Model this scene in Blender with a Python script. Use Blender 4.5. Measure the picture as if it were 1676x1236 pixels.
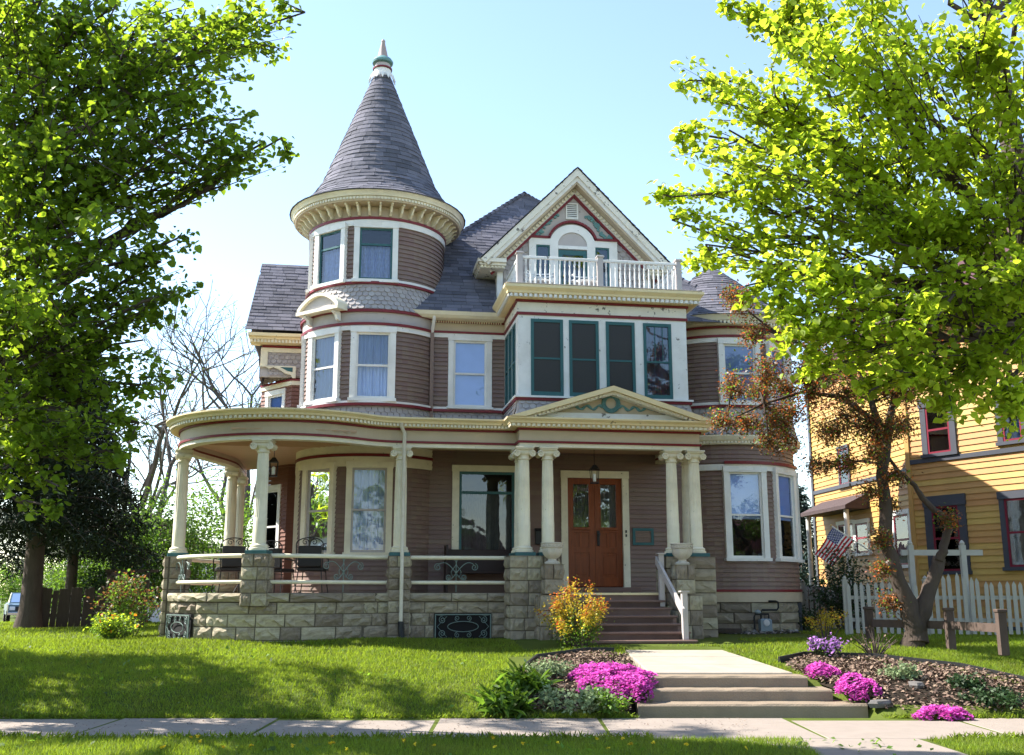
import bpy, bmesh, math, random
import numpy as np
from mathutils import Vector, Matrix
for o in list(bpy.data.objects): bpy.data.objects.remove(o)
SC = bpy.context.scene
COL = SC.collection
R = math.radians
RND = random.Random(7)
# ------------------------------------------------------------------ camera
F, PITCH, TH, EYE, OX, OY = 1700.0, R(11.7), R(9.0), 1.65, 0.0, 21.4
cam = bpy.data.cameras.new('camera'); camo = bpy.data.objects.new('camera', cam); COL.objects.link(camo)
camo.location = (0, 0, EYE); camo.rotation_euler = (R(90) + PITCH, 0, 0)
cam.sensor_width = 36; cam.lens = 36 * F / 1676; cam.clip_end = 3000; cam.clip_start = 0.1
SC.camera = camo
# ------------------------------------------------------------------ light
SUN_AZ_BEHIND, SUN_EL = R(14), R(45)     # sun: to the left of the picture, a little behind the house
sd = Vector((-math.cos(SUN_AZ_BEHIND) * math.cos(SUN_EL), math.sin(SUN_AZ_BEHIND) * math.cos(SUN_EL), math.sin(SUN_EL)))
w = bpy.data.worlds.new('World'); SC.world = w; w.use_nodes = True
nt = w.node_tree; bg = nt.nodes['Background']
sky = nt.nodes.new('ShaderNodeTexSky'); sky.sky_type = 'NISHITA'; sky.sun_disc = False
sky.sun_elevation = SUN_EL; sky.sun_rotation = math.atan2(sd.x, sd.y)
sky.air_density = 1.0; sky.dust_density = 0.25; sky.ozone_density = 0.0
nt.links.new(sky.outputs[0], bg.inputs[0]); bg.inputs[1].default_value = 0.128
sl = bpy.data.lights.new('sun', 'SUN'); sl.energy = 5.0; sl.angle = R(0.53); sl.color = (1, .955, .87)
so = bpy.data.objects.new('sun', sl); COL.objects.link(so); so.rotation_euler = sd.to_track_quat('Z', 'Y').to_euler()
so.location = sd * 60
SC.view_settings.view_transform = 'Standard'; SC.view_settings.look = 'None'
SC.view_settings.exposure = 1.62; SC.view_settings.gamma = 1.0; SC.view_settings.use_curve_mapping = False
# ------------------------------------------------------------------ pixel -> place helpers (photo 1676 x 1236)
def ray(px, py):
    a = (px - 838) / F; b = -(py - 618) / F
    return (a, math.cos(PITCH) - math.sin(PITCH) * b, math.sin(PITCH) + math.cos(PITCH) * b)
def atY(px, py, y):
    r = ray(px, py); t = y / r[1]; return Vector((r[0] * t, y, EYE + r[2] * t))
def atZ(px, py, z):
    r = ray(px, py); t = (z - EYE) / r[2]; return Vector((r[0] * t, r[1] * t, z))
def atV(px, py, v):                      # on the plane v = const of the house frame -> (u, z)
    r = ray(px, py); n = (-math.sin(TH), math.cos(TH))
    t = (v + n[0] * OX + n[1] * OY) / (n[0] * r[0] + n[1] * r[1])
    x, y, z = r[0] * t - OX, r[1] * t - OY, EYE + r[2] * t
    return (x * math.cos(TH) + y * math.sin(TH), z)
def H2W(u, v, z=0.0):
    return Vector((OX + u * math.cos(TH) - v * math.sin(TH), OY + u * math.sin(TH) + v * math.cos(TH), z))
# ------------------------------------------------------------------ materials
M = {}
def mat(name, col, rough=.6, var=.12, scale=6.0, bump=.0, bscale=40., spec=.3, island=0.0, chips=0.0, chipcol=(.05, .045, .04),
        chipscale=9., trans=0.0, metal=0.0, detail=6.0, orand=0.0, dirt=0.0, dirtcol=(.09, .075, .06), dirtscale=1.3, stretch=(1, 1, 1), tcol=None):
    m = bpy.data.materials.new(name); m.use_nodes = True; t = m.node_tree; L = t.links.new; N = t.nodes.new
    b = t.nodes['Principled BSDF']; out = t.nodes['Material Output']
    tc = N('ShaderNodeTexCoord'); mp = N('ShaderNodeMapping'); mp.inputs['Scale'].default_value = stretch
    L(tc.outputs['Object'], mp.inputs[0])
    def noise(s, d=4.0, r=.55):
        n = N('ShaderNodeTexNoise'); n.inputs['Scale'].default_value = s; n.inputs['Detail'].default_value = d
        n.inputs['Roughness'].default_value = r; L(mp.outputs[0], n.inputs['Vector']); return n.outputs['Fac']
    def math_(op, a, bb):
        n = N('ShaderNodeMath'); n.operation = op
        for i, q in enumerate((a, bb)):
            if isinstance(q, (int, float)): n.inputs[i].default_value = q
            else: L(q, n.inputs[i])
        return n.outputs[0]
    def mix(f, a, bb):
        n = N('ShaderNodeMix'); n.data_type = 'RGBA'
        for i, q in ((0, f), (6, a), (7, bb)):
            if isinstance(q, tuple): n.inputs[i].default_value = (*q, 1)
            elif isinstance(q, (int, float)): n.inputs[i].default_value = q
            else: L(q, n.inputs[i])
        return n.outputs[2]
    hs = N('ShaderNodeHueSaturation'); hs.inputs['Color'].default_value = (*col, 1)
    v = math_('ADD', math_('MULTIPLY', math_('SUBTRACT', noise(scale, detail), .5), var * 4), 1.0)
    if island:
        g = N('ShaderNodeNewGeometry')
        v = math_('ADD', v, math_('MULTIPLY', math_('SUBTRACT', g.outputs['Random Per Island'], .5), island * 2))
        hh = math_('ADD', .5, math_('MULTIPLY', math_('SUBTRACT', g.outputs['Random Per Island'], .5), .03))
        L(hh, hs.inputs['Hue'])
    if orand:
        oi = N('ShaderNodeObjectInfo'); v = math_('ADD', v, math_('MULTIPLY', math_('SUBTRACT', oi.outputs['Random'], .5), orand * 2)); L(math_('ADD', .5, math_('MULTIPLY', math_('SUBTRACT', oi.outputs['Random'], .5), .035)), hs.inputs['Hue'])
    L(v, hs.inputs['Value']); c = hs.outputs[0]
    def step(x, lo, hi):
        n = N('ShaderNodeMapRange'); n.inputs['From Min'].default_value = lo; n.inputs['From Max'].default_value = hi
        L(x, n.inputs[0]); return n.outputs[0]
    if dirt: c = mix(math_('MULTIPLY', step(noise(dirtscale, 8, .65), .45, .75), dirt), c, dirtcol)
    if chips: c = mix(math_('MULTIPLY', step(noise(chipscale, 9, .7), .665 - .11 * chips, .685 - .11 * chips), .85), c, chipcol)
    L(c, b.inputs['Base Color']); b.inputs['Roughness'].default_value = rough
    b.inputs['Specular IOR Level'].default_value = spec; b.inputs['Metallic'].default_value = metal
    if bump:
        bp = N('ShaderNodeBump'); bp.inputs['Strength'].default_value = bump; bp.inputs['Distance'].default_value = .02
        L(noise(bscale, 8, .65), bp.inputs['Height']); L(bp.outputs[0], b.inputs['Normal'])
    if trans:
        tr = N('ShaderNodeBsdfTranslucent'); ms = N('ShaderNodeMixShader'); ms.inputs[0].default_value = trans
        if tcol:
            h2 = N('ShaderNodeHueSaturation'); h2.inputs['Color'].default_value = (*tcol, 1); L(v, h2.inputs['Value']); L(h2.outputs[0], tr.inputs[0])
        else: L(c, tr.inputs[0])
        L(b.outputs[0], ms.inputs[1]); L(tr.outputs[0], ms.inputs[2]); L(ms.outputs[0], out.inputs[0])
    M[name] = m; return m
mat('siding', (.205, .138, .113), .55, .13, 2.2, .15, 60, island=.07, dirt=.4, dirtcol=(.13, .10, .085), dirtscale=2.2, chips=.08, chipscale=14)
mat('siding_red', (.19, .085, .06), .55, .10, 3, .15, 60)
mat('cream', (.74, .68, .52), .5, .08, 3, .1, 50, dirt=.38, dirtcol=(.30, .25, .18), dirtscale=1.7, chips=.06, chipscale=11)
mat('cream_worn', (.72, .68, .58), .55, .07, 5, .2, 50, dirt=.25, dirtcol=(.32, .27, .20), chips=.75, chipscale=5)
mat('butter', (.76, .62, .36), .5, .06, 4, .1, 50, dirt=.15, dirtcol=(.32, .25, .15), chips=.12, chipscale=7)
mat('white_trim', (.74, .73, .70), .5, .07, 3, .1, 50, dirt=.35, dirtcol=(.34, .31, .27), chips=.05, chipscale=9)
mat('white_worn', (.74, .73, .70), .55, .07, 4, .2, 40, dirt=.3, dirtcol=(.38, .33, .27), chips=.45, chipscale=4.5)
mat('frieze', (.50, .41, .29), .55, .06, 3, .1, 50, dirt=.2, dirtcol=(.22, .18, .14))
mat('taupe', (.44, .40, .385), .6, .06, 4, .15, 60, dirt=.15, chips=.12, chipscale=8)
mat('scale_grey', (.37, .335, .325), .65, .06, 5, .2, 80, island=.10, dirt=.25, chips=.12, chipscale=10)
mat('red_band', (.17, .016, .022), .45, .1, 5, .1, 50)
mat('teal', (.032, .108, .115), .45, .1, 6, .1, 60)
mat('teal_light', (.11, .235, .235), .5, .12, 14, .15, 60)
mat('shingle', (.130, .127, .150), .9, .10, 3, .5, 160, island=.28, spec=.12, dirt=.25, dirtcol=(.05, .045, .06), dirtscale=.9)
mat('finial_brown', (.33, .26, .24), .6, .1)
mat('roof_felt', (.05, .045, .05), .9, .1)
mat('stone', (.34, .29, .215), .85, .2, 5, .8, 18, spec=.15, orand=.34, dirt=.75, dirtcol=(.12, .09, .06), dirtscale=3.0)
mat('stone_grey', (.32, .275, .205), .85, .2, 5, .8, 18, spec=.15, orand=.3, dirt=.75, dirtcol=(.11, .09, .07), dirtscale=2.5)
mat('slate_stone', (.12, .11, .105), .85, .2, 8, .6, 30)
mat('hood_roof', (.06, .04, .04), .85, .2, 8, .4, 60)
mat('mortar', (.13, .11, .085), .95, .15, 12, .5, 60, spec=.1)
mat('urn_stone', (.55, .51, .44), .85, .15, 9, .9, 40, spec=.15, dirt=.55, dirtcol=(.25, .21, .16), dirtscale=9)
mat('step_paint', (.165, .10, .082), .55, .1, 5, .15, 40, dirt=.2, dirtcol=(.28, .22, .18))
mat('door_wood', (.20, .045, .011), .35, .28, 5, .1, 40, spec=.3, stretch=(6, 6, .6), detail=8)
mat('ceiling_wood', (.52, .34, .21), .5, .06, 5, .1, 40)
mat('dark_room', (.012, .011, .012), .9, .1)  # near-black colour standing in for the shade of unlit rooms and openings
mat('iron', (.02, .02, .021), .5, .1, 10, .1, 80)
mat('iron_green', (.14, .19, .175), .5, .15, 12, .1, 80)
mat('wicker_white', (.72, .72, .70), .6, .08, 20, .3, 120)
mat('bench_wood', (.028, .014, .012), .45, .2, 6)
mat('curtain', (.46, .58, .90), .85, .14, 9, .0, 40, stretch=(3, 3, .25), trans=.3)  # blue of the sky reflection in the panes is put into the cloth colour
mat('lace', (.58, .67, .98), .85, .22, 26, .0, 40, stretch=(1, 1, .5), trans=.3)  # same reflected sky blue painted into the lace
mat('drape_grey', (.20, .19, .17), .9, .3, 18, .0, 40, stretch=(2, 2, .5))
mat('blind', (.27, .39, .74), .7, .05, 4)  # blind colour also carries the blue of the mirrored sky
mat('screen', (.035, .034, .035), .45, .1, 30)
mat('walk_concrete', (.33, .285, .235), .9, .07, 4, .3, 60, spec=.15, dirt=.6, dirtcol=(.26, .21, .16), dirtscale=1.6)
mat('concrete', (.25, .208, .178), .9, .08, 4, .35, 60, spec=.15, dirt=.35, dirtcol=(.27, .23, .19), dirtscale=1.2)
mat('concrete_step', (.225, .175, .128), .9, .1, 4, .5, 40, spec=.15, dirt=.5, dirtcol=(.22, .175, .13), dirtscale=2.5)
mat('soil', (.028, .021, .015), .95, .2, 10, .8, 30, spec=.1)
mat('mulch', (.19, .13, .098), .95, .2, 20, .5, 60, island=.5, spec=.1)
mat('gravel', (.26, .24, .22), .9, .15, 20, .5, 60, island=.4, spec=.15)
mat('asphalt', (.055, .054, .055), .9, .1, 8, .4, 90, spec=.2)
mat('bark', (.085, .066, .055), .95, .25, 6, 1.0, 26, spec=.1, stretch=(1, 1, .35))
mat('bark_crab', (.075, .057, .047), .95, .25, 6, 1.0, 22, spec=.1, stretch=(1, 1, .4), dirt=.4, dirtcol=(.05, .04, .035), dirtscale=3)
mat('bark_bare', (.10, .085, .075), .95, .2, 6, spec=.1)
mat('leaf_linden', (.070, .120, .014), .5, .16, .5, spec=.3, island=.45, trans=.52, tcol=(.34, .48, .025))
mat('leaf_lime', (.185, .248, .02), .5, .2, .5, spec=.25, island=.4, trans=.58, tcol=(.58, .71, .04))
mat('leaf_bronze', (.095, .058, .03), .45, .2, 1, spec=.4, island=.4, trans=.4, tcol=(.30, .13, .04))
mat('leaf_mid', (.075, .135, .022), .55, .2, .6, spec=.25, island=.4, trans=.4, tcol=(.22, .38, .03))
mat('leaf_dark', (.030, .060, .018), .55, .2, 1, spec=.3, island=.4, trans=.25)
mat('leaf_gold', (.36, .29, .03), .5, .2, 4, spec=.3, island=.4, trans=.45, tcol=(.68, .50, .04))
mat('leaf_red', (.42, .13, .03), .5, .2, 4, spec=.3, island=.4, trans=.4, tcol=(.7, .14, .03))
mat('leaf_sage', (.21, .27, .13), .6, .15, 4, spec=.2, island=.3, trans=.3)
mat('needle', (.022, .034, .017), .7, .2, 2, spec=.15, island=.4)
mat('needle_blue', (.035, .06, .05), .7, .2, 2, spec=.15, island=.4)
mat('grass', (.120, .175, .018), .6, .25, .7, spec=.2, island=.4, dirt=.7, dirtcol=(.20, .17, .05), dirtscale=1.6, trans=.4, tcol=(.33, .44, .025))
mat('lawn_soil', (.075, .10, .016), .95, .25, 2.5, .5, 40, spec=.1, dirt=.3, dirtcol=(.06, .05, .02), dirtscale=4)
mat('petal_pink', (.58, .10, .44), .6, .25, 8, spec=.2, island=.45, trans=.35, tcol=(.8, .12, .6))
mat('petal_lilac', (.36, .17, .46), .6, .12, 8, spec=.2, island=.3, trans=.35)
mat('petal_orange', (.75, .20, .02), .6, .12, 8, spec=.2, island=.3, trans=.35)
mat('petal_yellow', (.75, .55, .03), .6, .12, 8, spec=.2, island=.3, trans=.35)
mat('plastic_black', (.018, .018, .019), .5, .1)
mat('pipe_white', (.62, .57, .46), .45, .05, 5, dirt=.35, dirtcol=(.30, .16, .07), dirtscale=5)
mat('yellow_siding', (.47, .27, .085), .55, .1, 2, .1, 60, dirt=.35, dirtcol=(.36, .21, .06), orand=.06)
mat('slate_trim', (.055, .058, .072), .5, .08, 4)
mat('crimson', (.17, .014, .03), .45, .08, 4)
mat('plum_roof', (.075, .03, .034), .8, .1, 8, .4, 80)
mat('picket', (.36, .345, .31), .65, .1, 5, .25, 40, dirt=.35, dirtcol=(.34, .30, .25), dirtscale=4)
mat('rail_wood', (.085, .058, .047), .85, .2, 5, .5, 40, stretch=(1, 1, .5))
mat('old_wood', (.075, .058, .048), .9, .2, 5, .5, 40, stretch=(3, 3, .5))
mat('meter_grey', (.22, .27, .30), .45, .08, 6)
mat('flag_white', (.75, .73, .71), .8, .04, 9, trans=.3)
mat('flag_red', (.50, .016, .03), .8, .04, 9, trans=.3)
mat('flag_blue', (.02, .04, .20), .8, .04, 9, trans=.3)
mat('brass', (.55, .40, .14), .35, .1, metal=.8)
mat('van_white', (.75, .75, .75), .3, .03, spec=.5)
mat('truck_blue', (.10, .16, .20), .3, .05, spec=.5)
mat('tyre', (.015, .015, .015), .8, .1)
mat('chrome', (.6, .6, .6), .2, .05, metal=1.0)
mat('lamp_glow', (.75, .78, .8), .3, .02)
mat('far_house', (.42, .40, .38), .7, .06)
def glassmat(name, refl, tint):
    m = bpy.data.materials.new(name); m.use_nodes = True; t = m.node_tree; N = t.nodes.new; L = t.links.new
    t.nodes.remove(t.nodes['Principled BSDF']); out = t.nodes['Material Output']
    tr = N('ShaderNodeBsdfTransparent'); tr.inputs[0].default_value = (*tint, 1)
    gl = N('ShaderNodeBsdfGlossy'); gl.inputs['Roughness'].default_value = .015; gl.inputs[0].default_value = (.92, .95, 1, 1)
    tc = N('ShaderNodeTexCoord'); no = N('ShaderNodeTexNoise'); no.inputs['Scale'].default_value = 2.2; L(tc.outputs['Object'], no.inputs['Vector'])
    bp = N('ShaderNodeBump'); bp.inputs['Strength'].default_value = .05; bp.inputs['Distance'].default_value = .05
    L(no.outputs['Fac'], bp.inputs['Height']); L(bp.outputs[0], gl.inputs['Normal'])
    lw = N('ShaderNodeLayerWeight'); lw.inputs[0].default_value = refl
    ms = N('ShaderNodeMixShader'); L(lw.outputs['Fresnel'], ms.inputs[0]); L(tr.outputs[0], ms.inputs[1]); L(gl.outputs[0], ms.inputs[2]); L(ms.outputs[0], out.inputs[0])
    M[name] = m
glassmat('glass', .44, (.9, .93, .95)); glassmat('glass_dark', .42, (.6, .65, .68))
# ------------------------------------------------------------------ object helpers
def tag(o, label=None, cat=None, group=None, kind=None):
    for k, v in (('label', label), ('category', cat), ('group', group), ('kind', kind)):
        if v: o[k] = v
    return o
def empty(name, loc=(0, 0, 0), rz=0.0, **kw):
    o = bpy.data.objects.new(name, None); COL.objects.link(o); o.location = loc; o.rotation_euler = (0, 0, rz); o.empty_display_size = .2
    return tag(o, **kw)
class MB:
    def __init__(s): s.v = []; s.f = []; s.sm = False
    def add(s, vs, fs):
        n = len(s.v); s.v.extend([tuple(p) for p in vs]); s.f.extend([tuple(i + n for i in f) for f in fs]); return s
    def box(s, x0, x1, y0, y1, z0, z1, b=0.0):
        if b:
            V = []
            for z, i in ((z0, b), (z0 + b, 0), (z1 - b, 0), (z1, b)):
                V += [(x0 + i, y0 + i, z), (x1 - i, y0 + i, z), (x1 - i, y1 - i, z), (x0 + i, y1 - i, z)]
            Fc = [(3, 2, 1, 0), (12, 13, 14, 15)]
            for k in range(3):
                for j in range(4): a = k * 4 + j; c = k * 4 + (j + 1) % 4; Fc.append((a, c, c + 4, a + 4))
            return s.add(V, Fc)
        return s.add([(x0, y0, z0), (x1, y0, z0), (x1, y1, z0), (x0, y1, z0), (x0, y0, z1), (x1, y0, z1), (x1, y1, z1), (x0, y1, z1)],
                     [(3, 2, 1, 0), (4, 5, 6, 7), (0, 1, 5, 4), (1, 2, 6, 5), (2, 3, 7, 6), (3, 0, 4, 7)])
    def quad(s, a, b, c, d): return s.add([a, b, c, d], [(0, 1, 2, 3)])
    def lathe(s, prof, c=(0, 0, 0), n=24, a0=0, a1=2 * math.pi, axis='z'):
        full = abs(a1 - a0 - 2 * math.pi) < 1e-6; k = n if full else n + 1; V = []; Fc = []
        for r, z in prof:
            for i in range(k):
                a = a0 + (a1 - a0) * i / n; p = (r * math.sin(a), -r * math.cos(a), z)
                if axis == 'y': p = (p[0], -p[2], p[1]) if False else (p[0], z, p[1])
                if axis == 'x': p = (z, p[0], p[1])
                V.append((c[0] + p[0], c[1] + p[1], c[2] + p[2]))
        for j in range(len(prof) - 1):
            for i in range(n):
                a = j * k + i; b = j * k + (i + 1) % k; Fc.append((a, b, b + k, a + k))
        return s.add(V, Fc)
    def tube(s, pts, rad, n=6, caps=True):
        pts = [Vector(p) for p in pts]; m = len(pts); rad = rad if hasattr(rad, '__len__') else [rad] * m
        V = []; Fc = []; up = None
        for i, p in enumerate(pts):
            d = (pts[min(i + 1, m - 1)] - pts[max(i - 1, 0)]).normalized()
            if up is None: up = Vector((0, 0, 1)) if abs(d.z) < .9 else Vector((1, 0, 0))
            x = d.cross(up); 
            if x.length < 1e-5: x = d.orthogonal()
            x.normalize(); y = x.cross(d); up = y
            for k in range(n):
                a = 2 * math.pi * k / n; V.append(p + (x * math.cos(a) + y * math.sin(a)) * rad[i])
        for i in range(m - 1):
            for k in range(n): a = i * n + k; b = i * n + (k + 1) % n; Fc.append((a, b, b + n, a + n))
        if caps: Fc.append(tuple(range(n))[::-1]); Fc.append(tuple((m - 1) * n + k for k in range(n)))
        return s.add(V, Fc)
    def poly(s, outline, d0, d1, plane='xz'):      # prism from a 2D outline
        n = len(outline)
        P = (lambda p, d: (p[0], d, p[1])) if plane == 'xz' else (lambda p, d: (p[0], p[1], d)) if plane == 'xy' else (lambda p, d: (d, p[0], p[1]))
        V = [P(p, d0) for p in outline] + [P(p, d1) for p in outline]
        return s.add(V, [tuple(range(n)), tuple(range(2 * n - 1, n - 1, -1))] + [(i, (i + 1) % n, n + (i + 1) % n, n + i) for i in range(n)])
    def mesh(s, name, m=None, smooth=False):
        me = bpy.data.meshes.new(name); me.from_pydata(s.v, [], s.f); me.update()
        bm = bmesh.new(); bm.from_mesh(me); bmesh.ops.recalc_face_normals(bm, faces=bm.faces); bm.to_mesh(me); bm.free()
        if m: me.materials.append(M[m])
        if smooth:
            me.polygons.foreach_set('use_smooth', [True] * len(me.polygons))
            try: me.set_sharp_from_angle(angle=R(38))
            except Exception: pass
        return me
    def build(s, name, m, parent=None, smooth=False, loc=(0, 0, 0), rz=0.0, **kw):
        return obj(name, s.mesh(name, m, smooth), parent, loc, rz, **kw)
def obj(name, me, parent=None, loc=(0, 0, 0), rz=0.0, **kw):
    o = bpy.data.objects.new(name, me); COL.objects.link(o); o.parent = parent; o.location = loc; o.rotation_euler = (0, 0, rz)
    return tag(o, **kw)
def npmesh(name, V, counts_idx, m):              # counts_idx: list of (k, index array (n,k))
    me = bpy.data.meshes.new(name); me.vertices.add(len(V)); me.vertices.foreach_set('co', np.asarray(V, np.float32).ravel())
    tot = sum(a.size for k, a in counts_idx); nf = sum(len(a) for k, a in counts_idx)
    me.loops.add(tot); me.polygons.add(nf)
    me.loops.foreach_set('vertex_index', np.concatenate([a.ravel() for k, a in counts_idx]).astype(np.int32))
    lens = np.concatenate([np.full(len(a), k) for k, a in counts_idx]); st = np.concatenate([[0], np.cumsum(lens)[:-1]])
    me.polygons.foreach_set('loop_start', st.astype(np.int32)); me.update(calc_edges=True); me.validate()
    mm = m if isinstance(m, (list, tuple)) else [m]
    for q in mm: me.materials.append(M[q])
    return me
def copy_tree(o, parent=None):
    c = o.copy(); COL.objects.link(c); c.parent = parent
    for ch in o.children: copy_tree(ch, c)
    return c
# ------------------------------------------------------------------ paths, sweeps, sidings
class Path:
    def __init__(s, pts):
        s.p = [Vector(q) for q in pts]; n = len(s.p); s.s = [0.0]
        for i in range(n - 1): s.s.append(s.s[-1] + (s.p[i + 1] - s.p[i]).length)
        s.L = s.s[-1]; s.n = []
        d = [(s.p[i + 1] - s.p[i]).normalized() for i in range(n - 1)]; nn = [Vector((q.y, -q.x)) for q in d]
        for i in range(n):
            a = nn[max(i - 1, 0)]; b = nn[min(i, n - 2)]; mnorm = (a + b).normalized(); s.n.append(mnorm / max(.35, mnorm.dot(b)))
    def at(s, q, d=0.0):
        q = max(0.0, min(s.L, q)); i = 0
        while i < len(s.s) - 2 and q > s.s[i + 1]: i += 1
        t = (q - s.s[i]) / (s.s[i + 1] - s.s[i]); a = s.p[i] + s.n[i] * d; b = s.p[i + 1] + s.n[i + 1] * d
        return a.lerp(b, t)
    def nor(s, q):
        a = s.at(q - .01); b = s.at(q + .01); d = (b - a).normalized(); return Vector((d.y, -d.x))
def arc(c, r, a0, a1, step=6):
    n = max(2, int(abs(a1 - a0) / step)); return [(c[0] + r * math.sin(R(a0 + (a1 - a0) * i / n)), c[1] - r * math.cos(R(a0 + (a1 - a0) * i / n))) for i in range(n + 1)]
def sweep(mb, path, prof):
    k = len(prof); V = []; Fc = []
    for p, n in zip(path.p, path.n):
        for d, z in prof: q = p + n * d; V.append((q.x, q.y, z))
    for i in range(len(path.p) - 1):
        for j in range(k): a = i * k + j; b = i * k + (j + 1) % k; Fc.append((a, b, b + k, a + k))
    Fc.append(tuple(range(k))); Fc.append(tuple((len(path.p) - 1) * k + j for j in range(k))[::-1])
    return mb.add(V, Fc)
def rect(d0, d1, z0, z1): return [(d0, z0), (d1, z0), (d1, z1), (d0, z1)]
def clap(mb, path, z0, z1, holes=(), e=.1, lap=.024, flare=lambda z: 0.0):
    br = set(round(q, 4) for q in path.s)
    for h in holes: br.add(round(h[0], 4)); br.add(round(h[1], 4))
    br = sorted({min(max(q, 0.0), path.L) for q in br if -.01 <= q <= path.L + .001})
    nz = int(math.ceil((z1 - z0) / e - 1e-6))
    for k in range(nz):
        c0 = z0 + k * e; c1 = min(z1, c0 + e); cuts = sorted({c0, c1, *[q for h in holes for q in (h[2], h[3]) if c0 < q < c1]})
        for a, b in zip(br, br[1:]):
            if b - a < 1e-4: continue
            m = (a + b) / 2
            for za, zb in zip(cuts, cuts[1:]):
                if any(h[0] < m < h[1] and h[2] < (za + zb) / 2 < h[3] for h in holes): continue
                oa = lap * (1 - (za - c0) / e) + flare(za); ob = lap * (1 - (zb - c0) / e) + flare(zb)
                A = path.at(a, oa); B = path.at(b, oa); C = path.at(b, ob); D = path.at(a, ob)
                V = [(A.x, A.y, za), (B.x, B.y, za), (C.x, C.y, zb), (D.x, D.y, zb)]; mb.add(V, [(0, 1, 2, 3)])
                if za == c0:
                    E_ = path.at(a, flare(za)); G_ = path.at(b, flare(za)); mb.add([V[0], V[1], (G_.x, G_.y, za + .002), (E_.x, E_.y, za + .002)], [(3, 2, 1, 0)])
def scales(mb, path, z0, z1, w=.135, e=.105, off=lambda z: 0.0, inside=None):
    n = max(1, int(round(path.L / w))); ww = path.L / n; rows = int(math.ceil((z1 - z0) / e)) ; rd = random.Random(3)
    for k in range(rows):
        zb = z0 + k * e; top = min(z1, zb + e * 1.55)
        for i in range(-1, n + 1):
            c = (i + .5 + (.5 if k % 2 else 0)) * ww
            if c < 0 or c > path.L: continue
            if inside and not inside(c, zb + e / 2): continue
            hw = ww * .46; jz = rd.uniform(-.006, .006); lift = rd.uniform(.026, .038); V = []
            ol = [(-hw, top), (-hw, zb + hw * .75)] + [(-hw * math.cos(R(t)), zb + hw * .75 - hw * .75 * math.sin(R(t))) for t in (30, 60, 90, 120, 150)] + [(hw, zb + hw * .75), (hw, top)]
            for layer in (0, 1):
                for (x, z) in ol:
                    f = (top - z) / (top - zb); q = path.at(c + x, off(z) + (0 if layer else .003 + lift * f)); V.append((q.x, q.y, min(z1, z + jz)))
            m = len(ol); mb.add(V, [tuple(range(m))] + [(j, j + 1, m + j + 1, m + j) for j in range(m - 1)])
def dentils(mb, path, d0, d1, z0, z1, step=.09, duty=.55, s0=0, s1=None):
    s1 = path.L if s1 is None else s1; n = int((s1 - s0) / step)
    for i in range(n):
        a = s0 + (i + .2) * step; b = a + step * duty; V = []
        for z in (z0, z1):
            for q, d in ((a, d0), (b, d0), (b, d1), (a, d1)): p = path.at(q, d); V.append((p.x, p.y, z))
        mb.add(V, [(3, 2, 1, 0), (4, 5, 6, 7), (0, 1, 5, 4), (1, 2, 6, 5), (2, 3, 7, 6), (3, 0, 4, 7)])
def roof_plane(mb, A, B, C, D, e=.145, w=.32, lift=.016, seed=1):   # A-B eave left->right, C-D top left->right
    A, B, C, D = map(Vector, (A, B, C, D)); nrm = (B - A).cross(C - A if (C - A).length > .1 else D - A).normalized()
    if nrm.z < 0: nrm = -nrm
    H = ((C + D) / 2 - (A + B) / 2).length; rows = int(H / e); rd = random.Random(seed)
    for k in range(rows):
        t0 = k / rows; t1 = min(1, (k + 1.25) / rows); L0 = A.lerp(C, t0); R0 = B.lerp(D, t0); L1 = A.lerp(C, t1); R1 = B.lerp(D, t1)
        wd = (R0 - L0).length; x = -rd.random() * w
        dr = (R0 - L0).normalized() if wd > .01 else None
        if dr is None: continue
        while x < wd:
            ww = w * rd.uniform(.8, 1.15); a = max(0, x); b = min(wd, x + ww - .008); x += ww
            if b - a < .03: continue
            P0 = L0 + dr * a; P1 = L0 + dr * b; sh = L1 - L0
            up = (L1 - L0) - dr * (L1 - L0).dot(dr)
            l1 = (L1 - L0).dot(dr); r1 = (R1 - L0).dot(dr)
            Q0 = L0 + dr * min(max(a, l1), r1) + up; Q1 = L0 + dr * max(min(b, r1), l1) + up
            n1 = nrm * (lift * rd.uniform(.7, 1.5)); n0 = nrm * .003
            V = [P0 + n1, P1 + n1, Q1 + n0, Q0 + n0, P0, P1]
            mb.add(V, [(0, 1, 2, 3), (4, 5, 1, 0), (4, 0, 3), (1, 5, 2)])
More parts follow.
